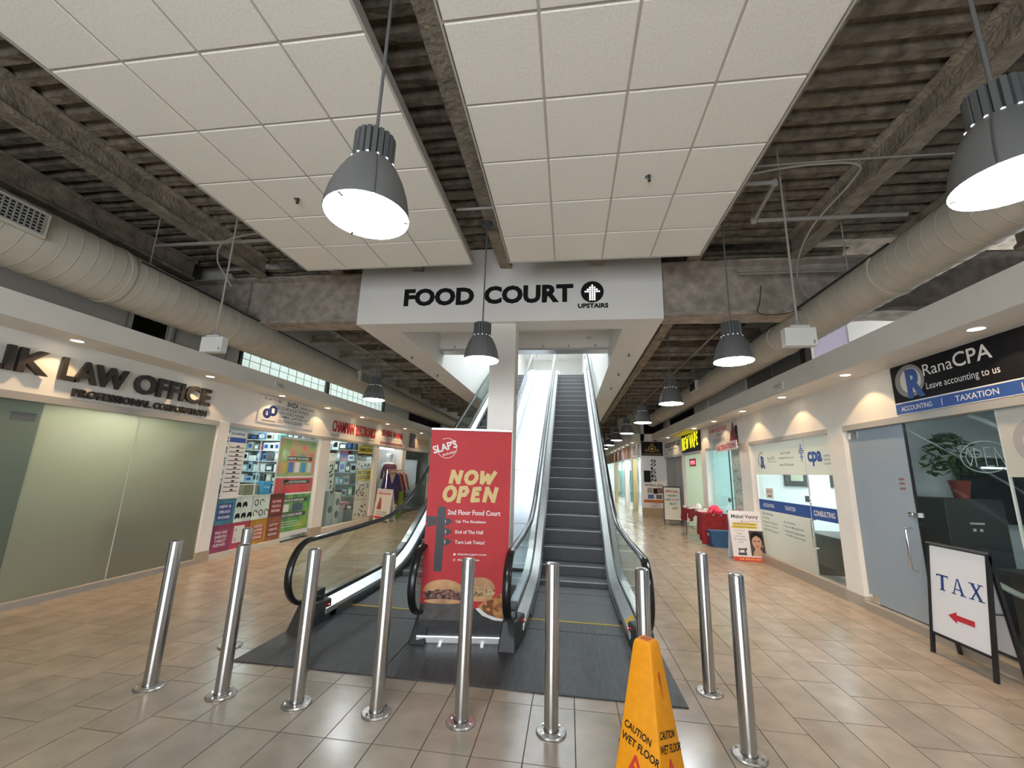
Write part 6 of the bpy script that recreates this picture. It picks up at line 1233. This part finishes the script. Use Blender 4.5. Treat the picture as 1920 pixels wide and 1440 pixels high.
mb = MB(); mb.box(TX0-.01, TX1+.01, TY0-.02, TY1+.02, .742, .752); mb.build('cloth_top', CR, cl)
def drape(pts, low, m, n=28):
    mb_ = MB(); vs_ = []; P_ = [Vector(p) for p in pts]; L_ = [(P_[i+1]-P_[i]).length for i in range(len(P_)-1)]; tot = sum(L_)
    for k in range(n+1):
        s_ = tot*k/n; i = 0
        while i < len(L_)-1 and s_ > L_[i]: s_ -= L_[i]; i += 1
        q = P_[i] + (P_[i+1]-P_[i])*(s_/L_[i]); d_ = (P_[i+1]-P_[i]).normalized(); nn = Vector((d_.y, -d_.x, 0)); w_ = .025*math.sin(k*1.9); zb = low(k/n)
        vs_ += [q + Vector((0, 0, .748)), q + nn*(.02+w_) + Vector((0, 0, (.748+zb)/2)), q + nn*(.03+w_*1.3) + Vector((0, 0, zb))]
    mb_.add(vs_, [(k*3+j, k*3+j+1, (k+1)*3+j+1, (k+1)*3+j) for k in range(n) for j in range(2)]); return mb_.build('cloth_skirt', m, cl, smooth=True)
drape([(TX0, TY1, 0), (TX0, TY0, 0), (TX1, TY0, 0)], lambda t: .42 if t < .25 else (.55 - .1*math.sin(t*20) if t < .6 else .15 + .12*math.sin(t*14)), CR, 44)
GC = [('white', WHITE), ('black', mat('cloth_blackish', (.04, .04, .045), .8)), ('grey', mat('cloth_grey', (.35, .35, .34), .8)), ('cream', OFFWHITE)]
for k in range(12):
    x, y = (3.42, 3.69)[k % 2], 11.68 + .24*(k//2) + (.12 if k//2 > 2 else 0); nm, gm = GC[(k*3 + k//4) % 4]
    e = empty('folded_garment', (x, y, .753), '%s folded garment, %s pair on the red table, %s side' % (nm, ['nearest', 'second', 'third', 'fourth', 'fifth', 'farthest'][k//2], ['aisle', 'shop'][k % 2]), 'garment', 'folded garments on the red table'); mb = MB(); a = rnd.uniform(-.2, .2); u_ = Vector((math.cos(a), math.sin(a), 0))*.105; v_ = Vector((-math.sin(a), math.cos(a), 0))*.08; h = rnd.uniform(.012, .03); mb.obox((x, y, .753+h), u_, v_, (0, 0, h)); mb.build('fold', gm, e, bevel=.006, seg=2); mb = MB(); mb.obox((x, y, .753+h*2+.004), u_*.6, v_*.3, (0, 0, .004)); mb.build('collar', GC[(k+2) % 4][1], e)
e = empty('pink_bundle', (3.68, 11.45, .753), 'bright pink cloth bundle heaped on the end of the red table', 'cloth bundle'); mb = MB(); rings_body(mb, (3.66, 11.42, .753), [(0, .16, .17, 0), (.06, .17, .19, .01), (.13, .12, .15, -.02), (.19, .06, .08, .0)], 12); mb.build('heap', mat('pink_cloth', (.65, .05, .12), .8, noise_amt=.3, noise_scale=15), e, smooth=True); mb = MB(); mb.tube([(3.6, 11.3, .88), (3.5, 11.27, .80), (3.45, 11.22, .768)], .03, n=8); mb.build('loose_end', mat('pink_cloth', (.65, .05, .12), .8), e, smooth=True)
e = empty('white_hat', (3.55, 12.40, .753), 'white cap on a dark stand at the middle of the red table', 'cap'); mb = MB(); mb.lathe([(.085, 0), (.08, .03), (.065, .12), (.03, .16), (.001, .165)], (3.55, 12.42, .753), n=18); mb.build('crown', WHITE, e, smooth=True); mb = MB(); mb.lathe([(.11, .0), (.085, .01)], (3.55, 12.42, .754), n=18); mb.build('brim', WHITE, e)
e = empty('blue_bin', (3.63, 11.1, 0), 'blue plastic storage bin under the red table', 'bin'); mb = MB(); b4 = lambda h, z: [(3.40-h, 10.98-h*.6, z), (3.84+h*.2, 10.98-h*.6, z), (3.84+h*.2, 11.32+h, z), (3.40-h, 11.32+h, z)]
mb.hexa(b4(-.02, 0), b4(.03, .36)); mb.build('bin_body', mat('bin_blue', (.025, .10, .24), .5), e, bevel=.012, seg=2); mb = MB(); mb.hexa(b4(.04, .355), b4(.045, .385)); mb.build('rim', mat('bin_blue2', (.03, .13, .28), .5), e, bevel=.005); mb = MB(); mb.box(3.36, 3.375, 11.1, 11.2, .24, .30); mb.build('handle', mat('bin_pale', (.4, .45, .5), .5), e)
e, bd, S, W_, LH = aframe('vape_aframe', 'cream letter-board A-frame reading SPECIAL NOW VAPE', (3.30, 15.55), (3.85, 15.45), .1, .35, 1.25, BLACK, .14, mat('letterboard', (.70, .68, .58), .5), .015)
mb = MB(); S.text(mb, 'SPECIAL', W_/2, 1.06, .09, .44, .0055, align='C', bold=.03); S.text(mb, '$18.99', W_*.68, .78, .08, .22, .0055, align='C'); mb.build('red_lettering', RED, bd); mb = MB(); S.text(mb, '• NOW •', W_/2, .92, .08, .36, .0055, align='C', bold=.02); S.text(mb, 'VAPE', W_*.25, .78, .08, .2, .0055, align='C'); S.text(mb, 'BUY', W_*.55, .64, .08, .2, .0055, align='C'); S.text(mb, 'GET', W_*.65, .50, .08, .2, .0055, align='C'); mb.build('lettering', INK, bd)

# ================================================================= RIGHT: alteration shop
e = empty('alteration_shop_sign', (XR, 11.3, 2.45), 'grey sign with red lettering and a dress picture over the alteration shop', 'sign'); S = right_surf(12.35, 2.45)
mb = MB(); S.rect(mb, 0, 2.08, 0, .55, .001, .015); pn = mb.build('panel', mat('sign_pale_grey', (.52, .52, .50), .5), e); mb = MB(); S.text(mb, 'ANMARI BROTHERS', .12, .36, .12, 1.30, .016, bold=.03); mb.build('red_lettering', mat('sign_red', (.42, .025, .035), .45), pn); mb = MB(); S.text(mb, 'OPEN', .62, .24, .08, .36, .016); S.text(mb, 'SUITS & DRESSES', .38, .10, .09, .85, .016, bold=.02); mb.build('dark_lettering', mat('sign_slate', (.15, .14, .17), .5), pn)
mb = MB(); S.poly(mb, [(1.55, 0), (2.05, 0), (1.98, .2), (1.88, .38), (1.84, .5), (1.78, .5), (1.74, .38), (1.62, .2)], .015, .017); mb.build('dress_print', mat('dress_red_print', (.16, .012, .015), .6), pn); mb = MB(); S.rect(mb, 1.92, 2.08, 0, .4, .015, .0165); mb.build('dark_print', INK, pn)
e = empty('alteration_board', (XR-.06, 10.7, 2.27), 'white ALTERATION board in red letters across the pillar', 'sign'); S = Surf((3.84, 11.55, 2.27), Vector((-.08, -1, 0)).normalized(), (0, 0, 1), Vector((-1, .08, 0)).normalized()); mb = MB(); S.rect(mb, 0, 1.72, 0, .20, -.01, .01); pn = mb.build('board', mat('board_pinkish', (.75, .60, .58), .5), e); mb = MB(); S.text(mb, 'ALTERATION', .10, .035, .125, 1.52, .011, bold=.04); mb.build('lettering', RED, pn)
w8 = empty('window_8', (3.95, 11.5, .05), kind='structure'); mb = MB(); mb.box(3.947, 3.957, 11.05, 12.6, .05, 2.37); mb.build('pane', glass_mat('mint_glass', (.88, .96, .95)), w8); mb = MB(); mb.box(3.947, 3.957, 10.23, 11.03, .05, 2.37); mb.build('pane', GLASS, w8); mb = MB(); mb.box(3.94, 3.965, 11.03, 11.05, .05, 2.37); mb.build('glass_joint', mat('joint_dark', (.08, .1, .1), .3), w8); mb = MB(); mb.cyl((3.94, 11.12, 1.1), (3.90, 11.12, 1.1), .05, n=14); mb.build('lock', CHROME, w8)
e = empty('jewellery_panel', (4.0, 10.6, .4), 'white panel dotted with jewellery cards at the right of the alteration shop', 'display'); S = Surf((3.99, 11.0, .35), (0, -1, 0), (0, 0, 1), (-1, 0, 0)); mb = MB(); S.rect(mb, 0, .76, 0, 2.0, -.01, 0); bk = mb.build('backing', WHITE, e)
for k in range(70):
    a, b = rnd.uniform(.03, .70), rnd.uniform(.15, 1.75); mb = MB(); S.ell(mb, a, b, rnd.uniform(.012, .03), rnd.uniform(.012, .035), .0, .006, 8); mb.build('jewel', [mat('gold_print', (.55, .36, .12), .4), mat('jewel_dark', (.12, .06, .05), .4), mat('jewel_grey', (.4, .4, .4), .3)][k % 3], bk)
e = empty('sewing_table', (4.6, 11.9, 0), 'grey table with sewing gear inside the alteration shop', 'table'); mb = MB(); mb.box(4.3, 4.9, 11.3, 12.5, .72, .76); mb.build('tabletop', mat('table_grey', (.4, .4, .4), .5), e)
for (x, y) in ((4.34, 11.35), (4.34, 12.45), (4.86, 11.35), (4.86, 12.45)): mb = MB(); mb.cyl((x, y, 0), (x, y, .72), .015, n=8); mb.build('leg', BLACK, e)
e = empty('desk_lamp', (4.5, 12.2, .76), 'thin dark desk lamp arm in the alteration shop', 'lamp'); mb = MB(); mb.cyl((4.5, 12.25, .76), (4.5, 12.25, .79), .07, n=14); mb.build('base', BLACK, e); mb = MB(); mb.tube([(4.5, 12.25, .79), (4.5, 12.25, 1.2), (4.5, 11.9, 1.15)], .01, n=6); mb.build('arm', BLACK, e); mb = MB(); mb.lathe([(.02, .05), (.05, 0)], (4.5, 11.88, 1.11), n=12); mb.build('shade', BLACK, e)
e = empty('sewing_machine', (4.55, 11.6, .76), 'dark sewing machine on the alteration shop table', 'sewing machine'); mb = MB(); mb.box(4.45, 4.62, 11.42, 11.8, .76, .80); mb.build('bed', BLACK, e, bevel=.008); mb = MB(); mb.box(4.48, 4.58, 11.42, 11.5, .8, 1.02); mb.box(4.48, 4.58, 11.42, 11.78, .95, 1.04); mb.box(4.49, 4.57, 11.7, 11.78, .86, .96); mb.build('head', mat('machine_green', (.06, .10, .10), .4), e, bevel=.01)

# ================================================================= RIGHT: vape and wireless shops
e = empty('vape_sign', (XR, 14.1, 2.45), 'black sign with glowing yellow NEW VAPE lettering', 'sign'); S = right_surf(15.1, 2.42); mb = MB(); S.rect(mb, 0, 2.02, 0, .62, .001, .04); pn = mb.build('panel', INK, e)
YG = emit_mat('neon_yellow', (1.0, .88, .02), .55)
for gi, (gl, a, w_) in enumerate(((GLN, .10, .20), (E_b, .38, .16), (GLW, .60, .22), ([[(0, 1), (.45, 0), (.95, 1)]], .98, .2), ([[(0, 0), (.45, 1), (.9, 0)], [(.2, .4), (.7, .4)]], 1.22, .2), (P_b, 1.48, .18), (E_b, 1.72, .18))):
    mb = MB()
    for st in gl: S.stroke(mb, [(a + x*w_, .08 + .015*gi + (.40)*y) for x, y in st], .05, .041)
    mb.build('glowing_letter', YG, pn)
w9 = empty('window_9', (3.95, 14, .05), kind='structure'); mb = MB(); mb.box(3.947, 3.957, 13.06, 15.0, .05, 2.33); mb.build('pane', film_mat('vape_film', (.72, .78, .68), .6, .2), w9)
e = empty('red_neon_sign', (3.9, 14.0, 2.0), 'small glowing red neon sign below the yellow vape sign', 'sign'); S = right_surf(14.3, 1.95, .0); mb = MB(); S.rect(mb, 0, .65, 0, .24, .02, .03); pn = mb.build('panel', mat('neon_back', (.3, .03, .04), .5), e); mb = MB(); S.text(mb, 'OPEN', .08, .06, .12, .5, .031, bold=.04); mb.build('tube_lettering', emit_mat('neon_red', (1, .10, .14), 1.2), pn)
e = empty('yellow_awning', (3.6, 14.1, 3.0), 'yellow fin reaching from the soffit over the vape sign', 'sign fin'); mb = MB(); mb.hexa([(3.50, 13.2, 2.99), (3.90, 13.2, 2.99), (3.90, 15.4, 2.99), (3.62, 15.4, 2.99)], [(3.50, 13.2, 3.015), (3.90, 13.2, 3.015), (3.90, 15.4, 3.015), (3.62, 15.4, 3.015)]); mb.build('fin', mat('awning_yellow', (.75, .65, .05), .5), e)
e = empty('wireless_sign', (XR, 16.5, 2.45), 'white GOLDEN WIRELESS sign beside the vape sign', 'sign'); S = right_surf(17.85, 2.42); mb = MB(); S.rect(mb, 0, 2.6, 0, .58, .001, .015); pn = mb.build('panel', OFFWHITE, e); mb = MB(); S.text(mb, 'GOLDEN WIRELESS', .12, .30, .19, 2.35, .016, bold=.03); S.text(mb, 'UNLOCKING & REPAIR', .6, .18, .07, 1.4, .016); S.text(mb, 'SINCE', .1, .04, .06, .4, .016); mb.build('lettering', INK, pn)
w10 = empty('window_10', (3.95, 16.5, .05), kind='structure'); mb = MB(); mb.box(3.947, 3.957, 15.22, 17.84, .05, 2.33); mb.build('pane', film_mat('grey_grille_film', (.30, .31, .30), .4, .35), w10); mb = MB(); S = Surf((3.945, 17.2, 0), (0, -1, 0), (0, 0, 1), (-1, 0, 0))
for q, t in enumerate('GOLDEN'): S.text(mb, t, .6, 2.08-.17*q, .13, .14, .001, bold=.03)
mb.build('lettering', INK, w10)
# the return wall panel facing the entrance
S = Surf((2.98, 17.998, 0), (1, 0, 0), (0, 0, 1), (0, -1, 0))
e = empty('wireless_wall_sign', (3.4, 17.99, .3), 'tall white GOLDEN WIRELESS panel with copy print scan list', 'sign'); mb = MB(); S.rect(mb, .04, .90, .35, 2.42, .001, .01); pn = mb.build('panel', mat('panel_white', (.68, .67, .65), .5), e)
mb = MB()
for q, t in enumerate('GOLDEN'): S.text(mb, t, .48, 2.16-.155*q, .12, .20, .011, align='C', bold=.04)
S.text(mb, 'WIRELESS', .10, 1.18, .11, .74, .011, bold=.02); S.rect(mb, .09, .36, 1.35, 1.82, .01, .012); S.rect(mb, .44, .62, .90, 1.12, .01, .012)
mb.build('lettering', INK, pn)
for (a0, a1, b0_, b1_, c) in ((.20, .42, .92, 1.14, (.25, .25, .27)), (.60, .82, .92, 1.14, (.20, .10, .12)), (.22, .46, .70, .87, (.05, .14, .32)), (.54, .78, .70, .87, (.12, .12, .12))): mb = MB(); S.rect(mb, a0, a1, b0_, b1_, .0125, .014); mb.build('photo_print', mat('photo_%02d' % int(a0*100), c, .5, noise_amt=.4, noise_scale=12), pn)
mb = MB(); S.rect(mb, .06, .88, .55, .66, .0125, .014); mb.build('orange_band', mat('orange_band', (.42, .12, .02), .5), pn); mb = MB()
for q, t in enumerate(('✓COPY', '✓PRINT', '✓SCAN')): S.text(mb, t.replace('✓', '/ '), .28, .47-.085*q, .06, .42, .011, italic=.3, bold=.02)
mb.build('list_lettering', mat('print_dark_grey', (.12, .12, .12), .5), pn)
e = empty('gold_emblem_sign', (3.4, 17.98, 2.45), 'black square sign with a gold round emblem', 'sign'); mb = MB(); S.rect(mb, .02, .88, 2.43, 3.0, .012, .03); pn = mb.build('panel', INK, e); GE = mat('gold_emblem', (.42, .28, .08), .4, .3)
mb = MB(); S.ring(mb, .45, 2.71, .16, .14, .03, .031, 32); S.ell(mb, .45, 2.71, .07, .06, .031, .033, 20)
for (a, b) in ((.45, 2.90), (.22, 2.64), (.68, 2.64)): S.ring(mb, a, b, .055, .05, .018, .031, 20)
mb.build('emblem', GE, pn); mb = MB(); S.text(mb, 'GOLDEN WIRELESS', .08, 2.47, .05, .74, .031); mb.build('lettering', GE, pn)
mb = MB(); S.rect(mb, 0, .94, 0, .34, .001, .02); mb.build('wall_base_panel', mat('tan_base', (.36, .28, .17), .5), wall_right)
e = empty('dome_camera', (3.35, 17.6, 3.0), 'small dark dome camera under the soffit by the wireless sign', 'camera'); mb = MB(); mb.lathe([(.06, .02), (.06, 0), (.045, -.04), (.001, -.06)], (3.36, 16.9, 3.0), n=16, capt=True); mb.build('dome', mat('dome_dark', (.04, .04, .04), .15), e, smooth=True); mb = MB(); mb.lathe([(.085, .022), (.085, .005), (.06, 0)], (3.36, 16.9, 3.0), n=16); mb.build('ring', WHITE, e)
# shops along the far right
FAR = [(18.3, 20.2, 'white poster sign with a dark figure past the gold emblem', (.60, .60, .60), (.08, .07, .07)), (20.4, 23.0, 'brown toned poster sign far down the right side', (.50, .34, .24), (.35, .15, .08)), (23.2, 28.0, 'pale pink striped shop sign far down the right side', (.60, .48, .52), (.45, .33, .42)), (28.2, 36, 'orange and pink sign at the far end of the right side', (.60, .45, .38), (.65, .38, .10))]
for k, (a, b, lab, c1, c2) in enumerate(FAR):
    S = Surf((2.98, b, 2.42), (0, -1, 0), (0, 0, 1), (-1, 0, 0)); e = empty('far_shop_sign', (2.97, (a+b)/2, 2.42), lab, 'sign'); mb = MB(); S.rect(mb, 0, b-a, 0, .56, .001, .02); pn = mb.build('panel', mat('far_sign_%d' % k, c1, .6), e); 
    for q in range(4): mb = MB(); S.rect(mb, (b-a)*(.1+.22*q), (b-a)*(.2+.22*q), .05, .5, .02, .022); mb.build('print', mat('far_print_%d' % k, c2, .6), pn)
    mb = MB(); mb.box(2.95, 3.15, b-.05, b+.2, 0, 2.42); mb.build('pilaster', WHITE_PAINT if k % 2 else mat('warm_stone', (.55, .42, .22), .4), wall_right)
    wn = empty('window_%d' % (11+k), (3.05, (a+b)/2, 0), kind='structure'); mb = MB(); mb.box(3.04, 3.05, a+.02, b-.06, .05, 2.42); mb.build('pane', GLASS, wn)
    for q in range(3): mb = MB(); yq = a + (b-a)*(.2+.3*q); mb.box(3.8, 4.0, yq-.25, yq+.25, .0, 1.9); o = mb.build('display_case', mat('case_%d' % ((k+q) % 4), [(.10, .45, .38), (.25, .28, .34), (.72, .76, .78), (.35, .12, .14)][(k+q) % 4], .5), label=['teal', 'slate', 'white', 'dark red'][(k+q) % 4] + ' display case %s in the %s far right shop' % (['nearest', 'in the middle', 'farthest'][q], ['first', 'second', 'third', 'last'][k]), cat='display case')
e = empty('exit_sign', (1.2, 24, 3.0), 'small green exit sign hanging far down the right aisle', 'exit sign'); mb = MB(); mb.box(2.0, 2.45, 24, 24.06, 3.28, 3.5); mb.build('face', emit_mat('exit_green', (.1, .5, .35), .12), e); mb = MB(); mb.cyl((2.22, 24.03, 3.5), (2.22, 24.03, 4.9), .01, n=6); mb.build('rod', PIPE, e)
